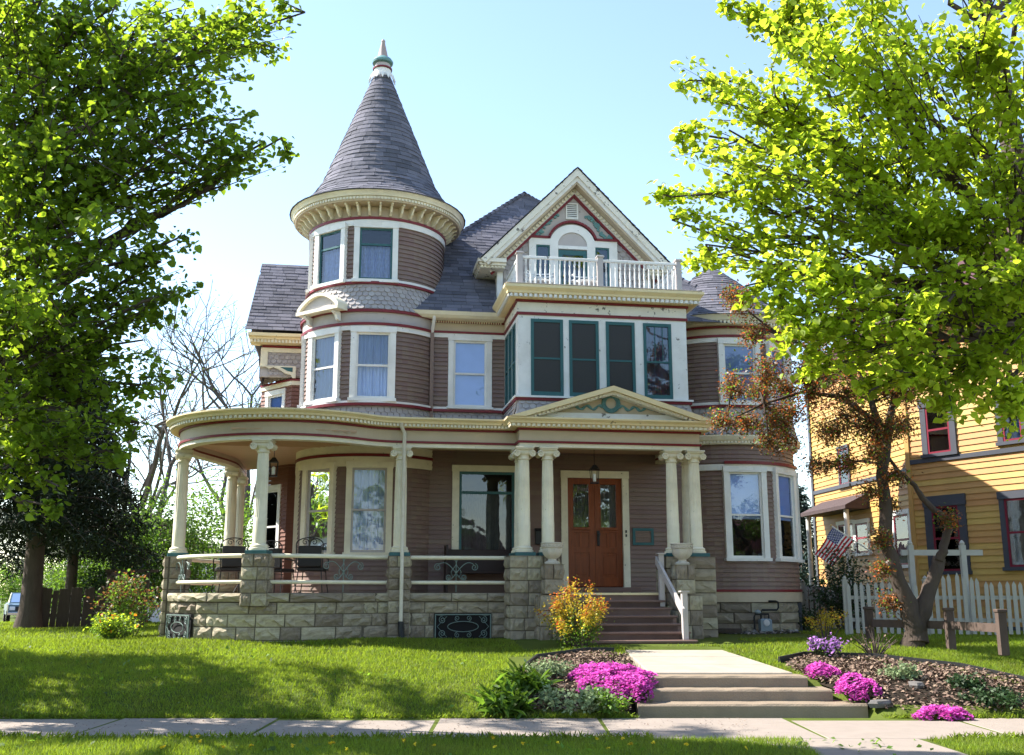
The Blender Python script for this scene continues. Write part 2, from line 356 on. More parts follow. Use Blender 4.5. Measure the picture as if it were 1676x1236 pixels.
def cone_shingles(mb, c, prof, a0, a1, e=.14, w=.34, seed=2, lift=.016):    # prof [(r,z)..] bottom -> top
    P = [Vector((r, z)) for r, z in prof]; s = [0]
    for i in range(len(P) - 1): s.append(s[-1] + (P[i + 1] - P[i]).length)
    def ev(q):
        q = min(q, s[-1]); i = 0
        while i < len(s) - 2 and q > s[i + 1]: i += 1
        t = (q - s[i]) / (s[i + 1] - s[i]); return P[i].lerp(P[i + 1], t)
    rd = random.Random(seed); rows = int(s[-1] / e)
    for k in range(rows):
        p = ev(k * e); q = ev((k + 1.22) * e); ang = R(a0) + rd.random() * .2; n2 = Vector((q.y - p.y, p.x - q.x)).normalized()
        while ang < R(a1):
            dw = w * rd.uniform(.75, 1.2) / max(p.x, .15); b = min(ang + dw - .006 / max(p.x, .15), R(a1)); sub = max(1, int(dw / .12)); l = lift * rd.uniform(.7, 1.5); V = []; Fc = []
            for i in range(sub + 1):
                g = ang + (b - ang) * i / sub; sx, cx = math.sin(g), -math.cos(g)
                for rr, zz in ((p.x + n2.x * l, p.y + n2.y * l), (q.x + n2.x * .003, q.y + n2.y * .003), (p.x, p.y)): V.append((c[0] + rr * sx, c[1] + rr * cx, zz))
            for i in range(sub): j = i * 3; Fc += [(j, j + 3, j + 4, j + 1), (j + 2, j + 5, j + 3, j)]
            Fc += [(0, 1, 2), (sub * 3, sub * 3 + 2, sub * 3 + 1)]; mb.add(V, Fc); ang += dw
# ================================================================== ground
SWY0, SWY1 = 12.45, 14.40
def ss(a, b, x): t = np.clip((x - a) / (b - a), 0, 1); return t * t * (3 - 2 * t)
_YS = [-80, 4, 9.9, 10.0, 14.40, 15.2, 16.0, 17.5, 18.5, 19.8, 22, 32, 75, 700]; _ZS = [-.12, -.12, -.10, 0.0, .02, .27, .42, .55, .62, .76, .78, .76, -.45, -.6]
def gz(x, y, cut=True):
    x = np.asarray(x, float); y = np.asarray(y, float); z = np.interp(y, _YS, _ZS)
    z = z + .012 * np.sin(x * 1.7 + y * .9) * ss(14.4, 16, y) + .02 * np.sin(x * .5) * ss(15, 18, y) * (1 - ss(19, 20, y))
    cx = np.where(((x > 1.95) & (x < 4.15 - .15 * np.clip(y - 15.6, 0, 9)) & (y > 14.4) & (y < 18.9)) | ((x > 1.6) & (x < 4.98) & (y > 14.45) & (y < 15.3)) | ((x > 1.8) & (x < 4.6) & (y > 14.45) & (y < 15.7)), -.30, 0.0)   # cut for the walk
    return z + cx if cut else z
xs = np.unique(np.concatenate([np.linspace(-400, -40, 13), np.arange(-40, -16, 2.), np.arange(-16, 14.01, .25), np.arange(16, 40, 2.), np.linspace(40, 400, 13)]))
ys = np.unique(np.concatenate([np.linspace(-80, 4, 8), [6, 8, 9.6, 9.9, 10.0], np.arange(10.2, 22, .2), np.arange(22, 40, 1.), np.linspace(40, 700, 20)]))
X, Yg = np.meshgrid(xs, ys); Zg = gz(X, Yg); nx = len(xs); ny = len(ys)
idx = np.arange(nx * ny).reshape(ny, nx); Q = np.stack([idx[:-1, :-1], idx[:-1, 1:], idx[1:, 1:], idx[1:, :-1]], -1).reshape(-1, 4)
obj('lawn', npmesh('lawn', np.stack([X, Yg, Zg], -1).reshape(-1, 3), [(4, Q)], 'lawn_soil'), kind='structure')
# street in front of the camera side and cross street far left
MB().box(-200, 200, -1.0, 9.6, -.4, -.085).build('street', 'asphalt', kind='structure')
MB().box(-200, 200, 9.6, 9.85, -.4, .02, .02).build('kerb', 'concrete', kind='structure')
MB().add([(-120, 41, float(gz(0, 41)) + .03), (-16, 41, float(gz(0, 41)) + .03), (-16, 75, float(gz(0, 75)) + .03), (-120, 75, float(gz(0, 75)) + .03)], [(0, 1, 2, 3)]).build('cross_street', 'concrete', kind='structure')
# sidewalk: bed plus slabs
sw = MB().box(-60, 60, SWY0 + .02, SWY1 - .02, -.2, .008).build('sidewalk', 'soil', kind='structure')
joints = [-9.2, -6.9] + [atZ(140, 1196, .02).x, atZ(421, 1196, .02).x, atZ(706, 1196, .02).x, atZ(985, 1190, .02).x]
joints = [-12.6, -9.6] + sorted([atZ(140, 1196, .02).x, atZ(421, 1196, .02).x, atZ(706, 1196, .02).x, atZ(990, 1190, .02).x]) + [3.6, 5.8, 8.0, 10.2, 12.4]
for i, (a, b) in enumerate(zip(joints, joints[1:])):
    tl = RND.uniform(-.012, .012); m = MB().box(a + .018, b - .018, SWY0, SWY1, -.1, .022 + tl * .3, .012); 
    obj('slab', m.mesh('slab', 'concrete'), sw)
MB().poly([(3.0, 9.9), (4.75, 9.9), (4.62, 12.43), (3.28, 12.43)], -.1, .02, 'xy').build('slab', 'concrete', sw)
MB().poly([(2.7, 12.2), (3.29, 11.4), (3.29, 12.43), (2.4, 12.43)], -.1, .016, 'xy').build('slab', 'concrete', sw)
# front walk and its three garden steps
walk = MB().add([(2.08, 16.06, .12), (4.13, 16.06, .12), (3.7, 19.05, .25), (2.02, 18.85, .25), (2.08, 16.06, .44), (4.13, 16.06, .44), (3.7, 19.05, .63), (2.02, 18.85, .63)],
     [(3, 2, 1, 0), (4, 5, 6, 7), (0, 1, 5, 4), (1, 2, 6, 5), (2, 3, 7, 6), (3, 0, 4, 7)]).build('front_walk', 'soil', kind='structure')
for ta, tb in ((.14, .42), (.43, .71), (.72, 1.0)):
    def wpt(t, r): return ((2.05 - .05 * t) if r == 0 else 4.25 - .53 * t, 15.55 + 3.4 * t)
    a, b, c, d = wpt(ta, 0), wpt(ta, 1), wpt(tb, 1), wpt(tb, 0); za, zb = .458 + .2 * ta, .458 + .2 * tb; i_ = .012
    MB().add([(*a, za - .12), (*b, za - .12), (*c, zb - .12), (*d, zb - .12), (*a, za - i_), (*b, za - i_), (*c, zb - i_), (*d, zb - i_), (a[0] + i_, a[1] + i_, za), (b[0] - i_, b[1] + i_, za), (c[0] - i_, c[1] - i_, zb), (d[0] + i_, d[1] - i_, zb)],
      [(0, 1, 5, 4), (1, 2, 6, 5), (2, 3, 7, 6), (3, 0, 4, 7), (4, 5, 9, 8), (5, 6, 10, 9), (6, 7, 11, 10), (7, 4, 8, 11), (8, 9, 10, 11)]).build('slab', 'walk_concrete', walk)
def slabstep(x0, x1, y0, y1, z0, z1, sk=0.0, seed=0):
    m = MB(); n = 14; V = []; rd = random.Random(seed)
    for i in range(n + 1):
        t = i / n; x = x0 + (x1 - x0) * t; j = rd.uniform(-.012, .012); k = rd.uniform(-.008, .006)
        V += [(x, y0 + j, z0), (x, y0 + j, z1 - .025), (x, y0 + j + .022, z1 + k), (x, y1, z1), (x, y1, z0)]
    Fc = [tuple(range(5))[::-1], tuple(n * 5 + q for q in range(5))]
    for i in range(n):
        for q in range(5): a = i * 5 + q; b = i * 5 + (q + 1) % 5; Fc.append((a, a + 5, b + 5, b))
    return m.add(V, Fc)
gs = empty('garden_steps', (3.2, 15, 0), label='three worn concrete steps rising from the sidewalk to the front walk', cat='steps')
for i, (x0, x1, y0, y1, z1) in enumerate([(1.72, 4.86, 14.80, 15.7, .155), (1.90, 4.52, 15.24, 15.75, .31), (2.02, 4.28, 15.62, 16.1, .462)]):
    o = slabstep(x0 - 3.2, x1 - 3.2, y0 - 15, y1 - 15, -.3, z1, seed=i).build('step', 'concrete_step', gs)
# ================================================================== house
HOUSE = empty('victorian_house', H2W(0, 0, 0), TH, label='large mauve and cream Victorian house with round corner tower and wraparound porch', cat='house')
def part(mb, name, m, parent=None, smooth=False, **kw): return mb.build(name, m, parent or HOUSE, smooth, **kw)
TC, TR1, TR2, TR3 = (-2.81, 3.0), 1.67, 1.66, 1.58
VW = 1.90                                            # front wall plane
BC, BR = (5.75, 3.5), 1.80
def curtain_mb(w, z0, z1, y, amp=.025, folds=9, n=36, x0=None, x1=None):
    m = MB(); x0 = -w / 2 if x0 is None else x0; x1 = w / 2 if x1 is None else x1; V = []
    ph = RND.uniform(0, 6)
    for i in range(n + 1):
        x = x0 + (x1 - x0) * i / n; yy = y + amp * math.sin(ph + folds * 2 * math.pi * i / n + 1.3 * math.sin(i * .7)); V += [(x, yy, z0), (x, yy, z1)]
    return m.add(V, [(2 * i, 2 * i + 2, 2 * i + 3, 2 * i + 1) for i in range(n)])
def window(pos, ang, w, z0, z1, casing='white_trim', c=.125, sash='white_trim', split=.5, cur=None, glass='glass', proud=.04, head=.13, sill=.07, name='window', parent=None, sashw=.045, open_bottom=None, curz=None):
    """pos (u,v) on the wall face, ang = facing angle in degrees (0 = street)"""
    rz = R(ang); m = MB(); hw = w / 2
    m.box(-hw - c, -hw, -proud, .07, z0 - .0, z1 + .0); m.box(hw, hw + c, -proud, .07, z0, z1)
    m.box(-hw - c - .012, hw + c + .012, -proud - .012, .07, z1, z1 + head); m.box(-hw - c - .03, hw + c + .03, -proud - .045, .07, z0 - sill, z0)
    wo = m.build(name, casing, parent or HOUSE, loc=(pos[0], pos[1], 0), rz=rz)
    zs = [z0, z1] if not split else [z0, z0 + (z1 - z0) * split, z1]
    f = MB(); f.box(-hw, -hw + sashw, .0, .045, z0, z1); f.box(hw - sashw, hw, .0, .045, z0, z1)
    f.box(-hw + sashw, hw - sashw, .001, .044, z0, z0 + sashw * 1.2); f.box(-hw + sashw, hw - sashw, .001, .044, z1 - sashw, z1)
    if split: f.box(-hw + sashw, hw - sashw, -.006, .046, zs[1] - sashw * .5, zs[1] + sashw * .5)
    f.build('sash', sash, wo)
    for a, b in zip(zs, zs[1:]):
        MB().quad((-hw + .01, .022, a + .01), (hw - .01, .022, a + .01), (hw - .01, .022, b - .01), (-hw + .01, .022, b - .01)).build('pane', glass, wo)
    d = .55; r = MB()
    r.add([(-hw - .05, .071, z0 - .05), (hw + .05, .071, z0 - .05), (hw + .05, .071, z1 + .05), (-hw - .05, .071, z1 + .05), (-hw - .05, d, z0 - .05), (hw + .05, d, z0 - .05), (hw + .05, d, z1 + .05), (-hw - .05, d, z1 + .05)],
          [(4, 5, 6, 7), (0, 1, 5, 4), (1, 2, 6, 5), (2, 3, 7, 6), (3, 0, 4, 7)]); r.build('dark_window_backing', 'dark_room', wo)  # near-black box in place of the unlit room
    if cur:
        mt, ca, cb, xa, xb = cur; zz0 = z0 + (z1 - z0) * ca; zz1 = z0 + (z1 - z0) * cb
        if mt in ('blind', 'screen'): MB().box(-hw + .03, hw - .03, .06, .068, zz0 + .005, zz1 - .005).build('roller_blind' if mt == 'blind' else 'insect_screen', mt, wo)
        else: curtain_mb(w, zz0, zz1, .13, x0=-hw + w * xa, x1=-hw + w * xb).build('curtain', mt, wo, True)
    return wo
def wall(path, z0, z1, holes=(), m='siding', name='wall', e=.1, **kw):
    mb = MB(); clap(mb, path, z0, z1, holes, e=e, **kw); return part(mb, name, m)
def band(path, d0, d1, z0, z1, m, name='band'): return part(sweep(MB(), path, rect(d0, d1, z0, z1)), name, m)
# ---------------------------------------------------------------- tower
def tpath(r, a0=-150, a1=60, st=5): return Path(arc(TC, r, a0, a1, st))
def s_of(r, a, a0=-150): return r * R(a - a0)
def on(c, r, a): return (c[0] + r * math.sin(R(a)), c[1] - r * math.cos(R(a)))
TWIN = [(-2.5, .74), (-44, .70), (-88, .70)]
def tower_floor(r, z0, z1, wz0, wz1, a1, casing, sash, cur, split, glass, nwin=3, wtop=None):
    p = tpath(r, a1=a1); holes = []
    for a, w_ in TWIN[:nwin]:
        hw = (w_ / 2 + .06) / r; holes.append((r * (R(a + 150) - hw), r * (R(a + 150) + hw), wz0 - .03, wz1 + .04))
    wall(p, z0, z1, holes)
    for a, w_ in TWIN[:nwin]:
        window(on(TC, r * math.cos((w_ / 2) / r) + .02, a), a, w_, wz0, wz1, casing, .125, sash, split, cur, glass, proud=.05)
    return p
# first floor bay under the porch, second and third floors
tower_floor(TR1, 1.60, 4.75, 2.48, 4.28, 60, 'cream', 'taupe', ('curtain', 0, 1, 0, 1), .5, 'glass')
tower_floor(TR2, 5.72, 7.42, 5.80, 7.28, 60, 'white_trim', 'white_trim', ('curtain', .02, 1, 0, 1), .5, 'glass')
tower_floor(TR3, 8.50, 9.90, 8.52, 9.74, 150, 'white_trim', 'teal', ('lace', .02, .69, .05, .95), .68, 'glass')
p2 = tpath(TR2, a1=50); p1 = tpath(TR1, a1=50); p3 = tpath(TR3, a1=150)
band(p1, .012, .05, 4.31, 4.52, 'cream', 'trim_band'); band(p1, .012, .065, 4.525, 4.585, 'red_band', 'red_band'); band(p1, .012, .05, 4.59, 4.76, 'cream', 'trim_band')
sk = MB(); scales(sk, tpath(TR2 + .02, -150, 62), 5.28, 5.66, off=lambda z: .10 * ((5.66 - z) / .4) ** 2); part(sk, 'scale_shingles', 'scale_grey', kind='stuff')
band(tpath(TR2, a1=62), .0, .11, 5.63, 5.69, 'red_band', 'red_band'); band(p2, .0, .085, 5.69, 5.74, 'white_trim', 'trim_band')
band(p2, .012, .045, 7.33, 7.44, 'white_trim', 'trim_band'); band(p2, .012, .07, 7.44, 7.50, 'red_band', 'red_band')
part(sweep(MB(), p2, [(-.02, 7.50), (.02, 7.50), (.035, 7.74), (-.02, 7.74)]), 'frieze', 'taupe'); band(p2, .0, .09, 7.74, 7.80, 'red_band', 'red_band')
sk = MB(); scales(sk, tpath(TR3 + .02, -150, 150), 7.80, 8.42, off=lambda z: .13 * max(0, (8.42 - z) / .62) ** 1.6); part(sk, 'scale_shingles', 'scale_grey', kind='stuff')
part(sweep(MB(), tpath(TR3, a1=150), [(-.02, 7.80), (.148, 7.80), (.06, 8.1), (.018, 8.42), (-.02, 8.42)]), 'tower_skirt', 'taupe')
band(p3, .0, .075, 8.41, 8.465, 'red_band', 'red_band'); band(p3, .0, .06, 8.465, 8.525, 'white_trim', 'trim_band')
band(p3, .012, .045, 9.79, 9.93, 'white_trim', 'trim_band'); band(p3, .012, .065, 9.93, 9.99, 'red_band', 'red_band')
pf = tpath(TR3, -180, 179, 5)
part(sweep(MB(), pf, [(-.02, 9.99), (.02, 9.99), (.03, 10.24), (-.02, 10.24)]), 'frieze', 'frieze')
# tower cornice: soffit, dentils, crown
part(sweep(MB(), pf, [(.0, 10.25), (.385, 10.25), (.40, 10.29), (.0, 10.30)]), 'soffit', 'frieze')
d = MB(); dentils(d, tpath(TR3, -178, 178, 3), .385, .425, 10.285, 10.34, .062, .55); part(d, 'dentil_course', 'cream', kind='stuff')
part(sweep(MB(), pf, [(.05, 10.30), (.393, 10.29), (.395, 10.36), (.44, 10.36), (.46, 10.42), (.50, 10.455), (.50, 10.49), (.05, 10.50)]), 'cornice', 'cream', smooth=True)
br = MB()
ol = [(0, -.0), (.30, 0), (.30, -.035), (.24, -.05), (.19, -.10), (.15, -.17), (.09, -.205), (.06, -.235), (0, -.235)]
br.poly([(a, b) for a, b in ol], -.022, .022, 'yz'); bme = br.mesh('bracket', 'cream')
for i in range(44):
    a = -180 + i * 360 / 44; p = on(TC, TR3 + .025, a); o = obj('bracket', bme, HOUSE, (p[0], p[1], 10.249), R(a + 180))
# cone roof
cp = [(TR3 + .53, 10.47), (TR3 + .42, 10.52), (TR3 + .22, 10.68), (TR3 + .03, 10.90), (1.40, 11.22), (.20, 14.28)]
cr = part(MB().lathe([(r - .012, z) for r, z in cp], (TC[0], TC[1], 0), 48), 'tower_roof', 'roof_felt', smooth=True)
cs = MB(); cone_shingles(cs, TC, cp, -180, 180, .135, .34); part(cs, 'roof_shingles', 'shingle', cr, kind='stuff')
fb = part(MB().lathe([(.235, 14.18), (.215, 14.30), (.215, 14.45), (.0, 14.45)], (TC[0], TC[1], 0), 24), 'finial_collar', 'white_trim', smooth=True)
for i in range(14):
    a = i * 360 / 14; p = on(TC, .272, a); m = MB().poly([(-.03, .0), (.03, .0), (.026, -.13), (.0, -.2), (-.026, -.13)], -.01, .01, 'xz'); o = m.build('collar_scallop', 'white_trim', fb, loc=(p[0], p[1], 14.31), rz=R(a)); o.rotation_euler[0] = R(-19)
fi = part(MB().lathe([(.24, 14.45), (.245, 14.49), (.0, 14.5)], (TC[0], TC[1], 0), 24), 'finial_ring', 'red_band', smooth=True)
part(MB().lathe([(.20, 14.49), (.19, 14.62), (.0, 14.62)], (TC[0], TC[1], 0), 24), 'finial_drum', 'taupe', smooth=True)
part(MB().lathe([(.19, 14.60), (.255, 14.63), (.265, 14.68), (.22, 14.75), (.16, 14.79), (0, 14.79)], (TC[0], TC[1], 0), 24), 'finial_cap', 'teal_light', smooth=True)
part(MB().lathe([(.15, 14.78), (.125, 14.85), (.045, 15.22), (.055, 15.25), (.03, 15.30), (0, 15.31)], (TC[0], TC[1], 0), 20), 'finial', 'finial_brown', smooth=True)
# curved hood over the left second-floor tower window
ha = -44; hp = on(TC, TR2 + .02, ha)
hood = MB(); n = 16; hw = .58
top = [(-hw + 2 * hw * i / n, 7.84 + .30 * math.sin(math.pi * i / n) ** .8) for i in range(n + 1)]
hood.poly([(-hw - .06, 7.84)] + [(x * 1.1, z + .07) for x, z in top] + [(hw + .06, 7.84)] + top[::-1], -.24, .14, 'xz')
ho = part(hood, 'window_hood', 'cream', loc=(hp[0], hp[1], 0), rz=R(ha))
MB().box(-hw - .07, hw + .07, -.26, .14, 7.765, 7.84).build('hood_ledge', 'cream', ho); MB().poly(top, -.16, .1, 'xz').build('hood_panel', 'taupe', ho)
for sx in (-1, 1):
    MB().poly([(.03, 0), (-.19, 0), (-.19, -.04), (-.10, -.09), (-.06, -.19), (.03, -.22)], sx * .44 - .04, sx * .44 + .04, 'yz').build('hood_bracket', 'white_trim', ho, loc=(0, 0, 7.764))
# ---------------------------------------------------------------- front wall between tower, door and bay
fp = Path([(-1.75, VW), (4.6, VW)])
def fs(u): return u + 1.75
DU0, DU1, DZ0, DZ1 = 1.565, 2.835, 1.78, 4.20       # double door
wall(fp, 1.60, 4.85, [(fs(-.95), fs(.64), 2.45, 4.36), (fs(DU0 - .06), fs(DU1 + .06), 1.5, DZ1 + .06)])
up = Path([(-1.75, VW), (.4, VW)])
wall(up, 5.70, 7.42, [(fs(-1.10), fs(-.24), 5.74, 7.36)])
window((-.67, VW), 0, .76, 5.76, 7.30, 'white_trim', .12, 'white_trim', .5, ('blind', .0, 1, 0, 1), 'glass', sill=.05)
band(up, .012, .045, 5.69, 5.745, 'white_trim', 'trim_band'); band(up, .0, .10, 5.63, 5.69, 'red_band', 'red_band')
sk = MB(); scales(sk, Path([(-1.75, VW - .02), (.2, VW - .02)]), 5.25, 5.66, off=lambda z: .10 * ((5.66 - z) / .4) ** 2); part(sk, 'scale_shingles', 'scale_grey', kind='stuff')
band(up, .012, .04, 7.36, 7.46, 'white_trim', 'trim_band'); band(up, .012, .06, 7.46, 7.51, 'red_band', 'red_band'); band(up, .0, .035, 7.51, 7.70, 'frieze', 'frieze'); band(up, .012, .06, 7.70, 7.745, 'red_band', 'red_band')
gp = Path([(-2.25, VW), (.1, VW)])
part(sweep(MB(), gp, [(.0, 7.745), (.33, 7.745), (.40, 7.80), (.44, 7.88), (.36, 7.885), (.0, 7.84)]), 'eave_gutter', 'cream'); 
d = MB(); dentils(d, gp, .03, .07, 7.70, 7.744, .055, .5); part(d, 'dentil_course', 'cream', kind='stuff')
# large parlour window
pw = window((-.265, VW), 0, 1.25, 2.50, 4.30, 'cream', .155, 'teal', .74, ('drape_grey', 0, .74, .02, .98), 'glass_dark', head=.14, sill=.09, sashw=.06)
# double door
dr = MB(); c = .15
dr.box(DU0 - c, DU0, VW - .05, VW + .1, 1.64, DZ1); dr.box(DU1, DU1 + c, VW - .05, VW + .1, 1.64, DZ1); dr.box(DU0 - c - .01, DU1 + c + .01, VW - .062, VW + .1, DZ1, DZ1 + .16)
dc = part(dr, 'door_casing', 'cream'); MB().box(DU0 - .3, DU1 + .3, VW - .32, VW + .1, 1.66, 1.765).build('door_sill', 'step_paint', dc)
def door_leaf(x0, x1):
    m = MB(); s = .135; y0, y1 = VW + .02, VW + .07; z0, z1 = DZ0, DZ1; ms = (x0 + x1) / 2
    zr = [z0, z0 + .20, 2.52, 2.64, 2.97, 3.08, z1 - .14, z1]      # rails
    m.box(x0, x0 + s, y0, y1, z0, z1, .006); m.box(x1 - s, x1, y0, y1, z0, z1, .006)
    for a, b in ((zr[0], zr[1]), (zr[2], zr[3]), (zr[4], zr[5]), (zr[6], zr[7])): m.box(x0 + s, x1 - s, y0 + .002, y1 - .002, a, b, .004)
    m.box(ms - .04, ms + .04, y0 + .004, y1 - .004, zr[3], zr[4])
    m.box(x0 + s - .03, x1 - s + .03, y0 - .03, y0, zr[5] - .05, zr[5] + .012, .008)
    o = part(m, 'door_leaf', 'door_wood')
    MB().box(x0 + s, x1 - s, y0 + .022, y1 - .01, zr[1], zr[2]).box(x0 + s, ms - .04, y0 + .022, y1 - .01, zr[3], zr[4]).box(ms + .04, x1 - s, y0 + .022, y1 - .01, zr[3], zr[4]).box(x0 + s + .05, x1 - s - .05, y0 + .012, y0 + .022, zr[1] + .06, zr[2] - .06, .008).build('door_panel', 'door_wood', o)
    MB().box(x0 + s, x1 - s, y0 + .025, y0 + .031, zr[5], zr[6]).build('pane', 'glass', o)
    curtain_mb(.5, zr[5], zr[6], y1 + .05, .012, 7, x0=x0 + s, x1=x1 - s).build('curtain', 'drape_grey', o, True)
    return o
dm = (DU0 + DU1) / 2; dl = door_leaf(DU0 + .004, dm - .003); dr_ = door_leaf(dm + .003, DU1 - .004)
MB().box(dm + .04, dm + .10, VW - .02, VW + .02, 2.68, 3.02, .01).lathe([(.0, -.07), (.03, -.065), (.03, -.04), (.014, -.03), (.014, 0)], (dm + .07, VW - .02, 2.93), 12, axis='y').build('handle', 'iron', dr_, True)
r = MB(); r.box(DU0 - .02, DU1 + .02, VW + .35, VW + .36, 1.6, 4.3); r.box(DU0 - .03, DU0 - .02, VW + .1, VW + .36, 1.6, 4.3); r.box(DU1 + .02, DU1 + .03, VW + .1, VW + .36, 1.6, 4.3); r.box(DU0 - .02, DU1 + .02, VW + .1, VW + .35, 4.29, 4.3)
r.build('dark_door_backing', 'dark_room', dc)
MB().box(DU1 + .05, DU1 + .085, VW - .062, VW - .05, 2.88, 2.94).box(DU1 + .05, DU1 + .085, VW - .062, VW - .05, 2.97, 3.03).build('doorbell', 'iron', dc)
# vent box and letter box beside the door
vb = MB(); vb.box(3.06, 3.55, VW - .045, VW, 2.70, 2.76); vb.box(3.06, 3.55, VW - .045, VW, 3.02, 3.08); vb.box(3.06, 3.12, VW - .045, VW, 2.76, 3.02); vb.box(3.49, 3.55, VW - .045, VW, 2.76, 3.02)
vo = part(vb, 'vent_frame', 'teal')
for k in range(7): MB().box(3.12, 3.49, VW - .03, VW - .005, 2.765 + k * .037, 2.79 + k * .037).build('louvre', 'siding', vo)
lb = empty('letter_box', (0, 0, 0), label='small black letter box on the wall left of the front door', cat='mailbox'); lb.location = H2W(.95, VW - .10, 2.70); lb.rotation_euler[2] = TH
MB().box(-.13, .13, 0, .085, 0, .30, .01).build('box_body', 'iron', lb); MB().poly([(-.03, .30), (.085, .36), (.085, .30)], -.14, .14, 'yz').build('lid', 'iron', lb)
# ---------------------------------------------------------------- sunroom over the entry and its balcony
SU0, SU1, SV = .13, 3.85, .0
sp = Path([(SU0, VW + .1), (SU0, SV), (SU1, SV), (SU1, VW + .1)]); s0 = VW + .1 - SV; s1 = s0 + SU1 - SU0
def swall():      # flat boarded wall with openings
    mb = MB(); WX = [(.42, 1.09), (1.25, 1.87), (2.06, 2.67), (2.89, 3.49)]; z0, z1 = 5.73, 7.36
    xs_ = [SU0] + [q for a in WX for q in a] + [SU1]
    for i in range(0, len(xs_), 2): mb.box(xs_[i], xs_[i + 1], SV, SV + .1, z0, z1)
    mb.box(SU0, SU1, SV, SV + .1, z1, 7.46); mb.box(SU0, SU1, SV, SV + .1, 5.66, z0)
    part(mb, 'sunroom_wall', 'white_worn')
    for k, (a, b) in enumerate(WX):
        o = part(MB().box(a - .015, a + .05, SV - .018, SV + .03, z0 - .02, z1 + .02).box(b - .05, b + .015, SV - .018, SV + .03, z0 - .02, z1 + .02).box(a + .05, b - .05, SV - .018, SV + .03, z0 - .02, z0 + .07).box(a + .05, b - .05, SV - .018, SV + .03, z1 - .05, z1 + .02)
             .box(a + .05, b - .05, SV - .008, SV + .02, 6.50, 6.54), 'window', 'teal')
        MB().box(a + .05, b - .05, SV + .012, SV + .016, z0 + .07, z1 - .05).build('pane', 'glass_dark', o)
        if k < 3: MB().box(a + .05, b - .05, SV + .004, SV + .007, z0 + .07, z1 - .05).build('insect_screen', 'screen', o)
        else:
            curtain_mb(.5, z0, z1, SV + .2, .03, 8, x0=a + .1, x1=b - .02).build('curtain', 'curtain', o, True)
            MB().box(a + .24, a + .255, SV - .004, SV + .01, 6.54, z1 - .05).box(a + .41, a + .425, SV - .004, SV + .01, 6.54, z1 - .05).build('glazing_bar', 'teal', o)
        MB().box(a - .05, b + .05, SV + .45, SV + .46, z0 - .1, z1 + .1).build('dark_window_backing', 'dark_room', o)
    # left and right sides
    for u, sg in ((SU0, 1), (SU1, -1)):
        mb = MB(); vs = [SV + .1, .32, .72, .84, 1.24, 1.36, 1.76, VW + .05]
        for i in range(0, 8, 2): mb.box(min(u, u + sg * .1), max(u, u + sg * .1), vs[i], vs[i + 1], 5.73, 7.36)
        mb.box(min(u, u + sg * .1), max(u, u + sg * .1), SV + .1, VW + .05, 7.36, 7.46); mb.box(min(u, u + sg * .1), max(u, u + sg * .1), SV + .1, VW + .05, 5.66, 5.73); part(mb, 'sunroom_wall', 'white_trim')
        for i in range(1, 6, 2):
            a, b = vs[i], vs[i + 1]; x = u - sg * .015; f = MB()
            for (ya, yb, za, zb) in ((a, a + .05, 5.73, 7.36), (b - .05, b, 5.73, 7.36), (a + .05, b - .05, 5.73, 5.80), (a + .05, b - .05, 7.31, 7.36), (a + .05, b - .05, 6.5, 6.54)): f.box(min(x, x + sg * .04), max(x, x + sg * .04), ya, yb, za, zb)
            o = part(f, 'window', 'teal'); MB().box(u + sg * .01 - .002, u + sg * .01 + .002, a + .04, b - .04, 5.78, 7.33).build('pane', 'glass_dark', o)
    part(MB().box(SU0 + .55, SU1 - .55, SV + .5, VW, 5.6, 7.5), 'sunroom_core', 'dark_room')
swall()
band(sp, .0, .06, 5.60, 5.66, 'red_band', 'red_band'); band(sp, .0, .085, 5.66, 5.70, 'white_trim', 'trim_band')
for q in (Path([(SU0, SV - .02), (SU1, SV - .02)]), Path([(SU0 - .02, VW), (SU0 - .02, SV)]), Path([(SU1 + .02, SV), (SU1 + .02, VW)])):
    sk = MB(); scales(sk, q, 5.10, 5.62, w=.15, off=lambda z: .14 * max(0, (5.62 - z) / .5) ** 1.6); part(sk, 'scale_shingles', 'scale_grey', kind='stuff')
part(sweep(MB(), sp, [(.0, 5.05), (.16, 5.05), (.05, 5.35), (.01, 5.60), (.0, 5.60)]), 'sunroom_skirt', 'taupe')
band(sp, .0, .03, 7.46, 7.52, 'red_band', 'red_band'); band(sp, -.05, .012, 7.52, 7.74, 'cream_worn', 'frieze'); band(sp, -.05, .05, 7.74, 7.79, 'red_band', 'red_band')
part(sweep(MB(), sp, [(-.1, 7.79), (.19, 7.79), (.20, 7.86), (.26, 7.875), (.27, 7.92), (.33, 7.99), (.33, 8.05), (-.1, 8.07)]), 'balcony_cornice', 'butter')
d = MB(); dentils(d, sp, .20, .245, 7.80, 7.868, .095, .55); part(d, 'dentil_course', 'white_worn', kind='stuff')
part(MB().box(SU0 - .3, SU1 + .3, SV - .3, VW + .3, 8.0715, 8.085), 'balcony_deck', 'taupe')
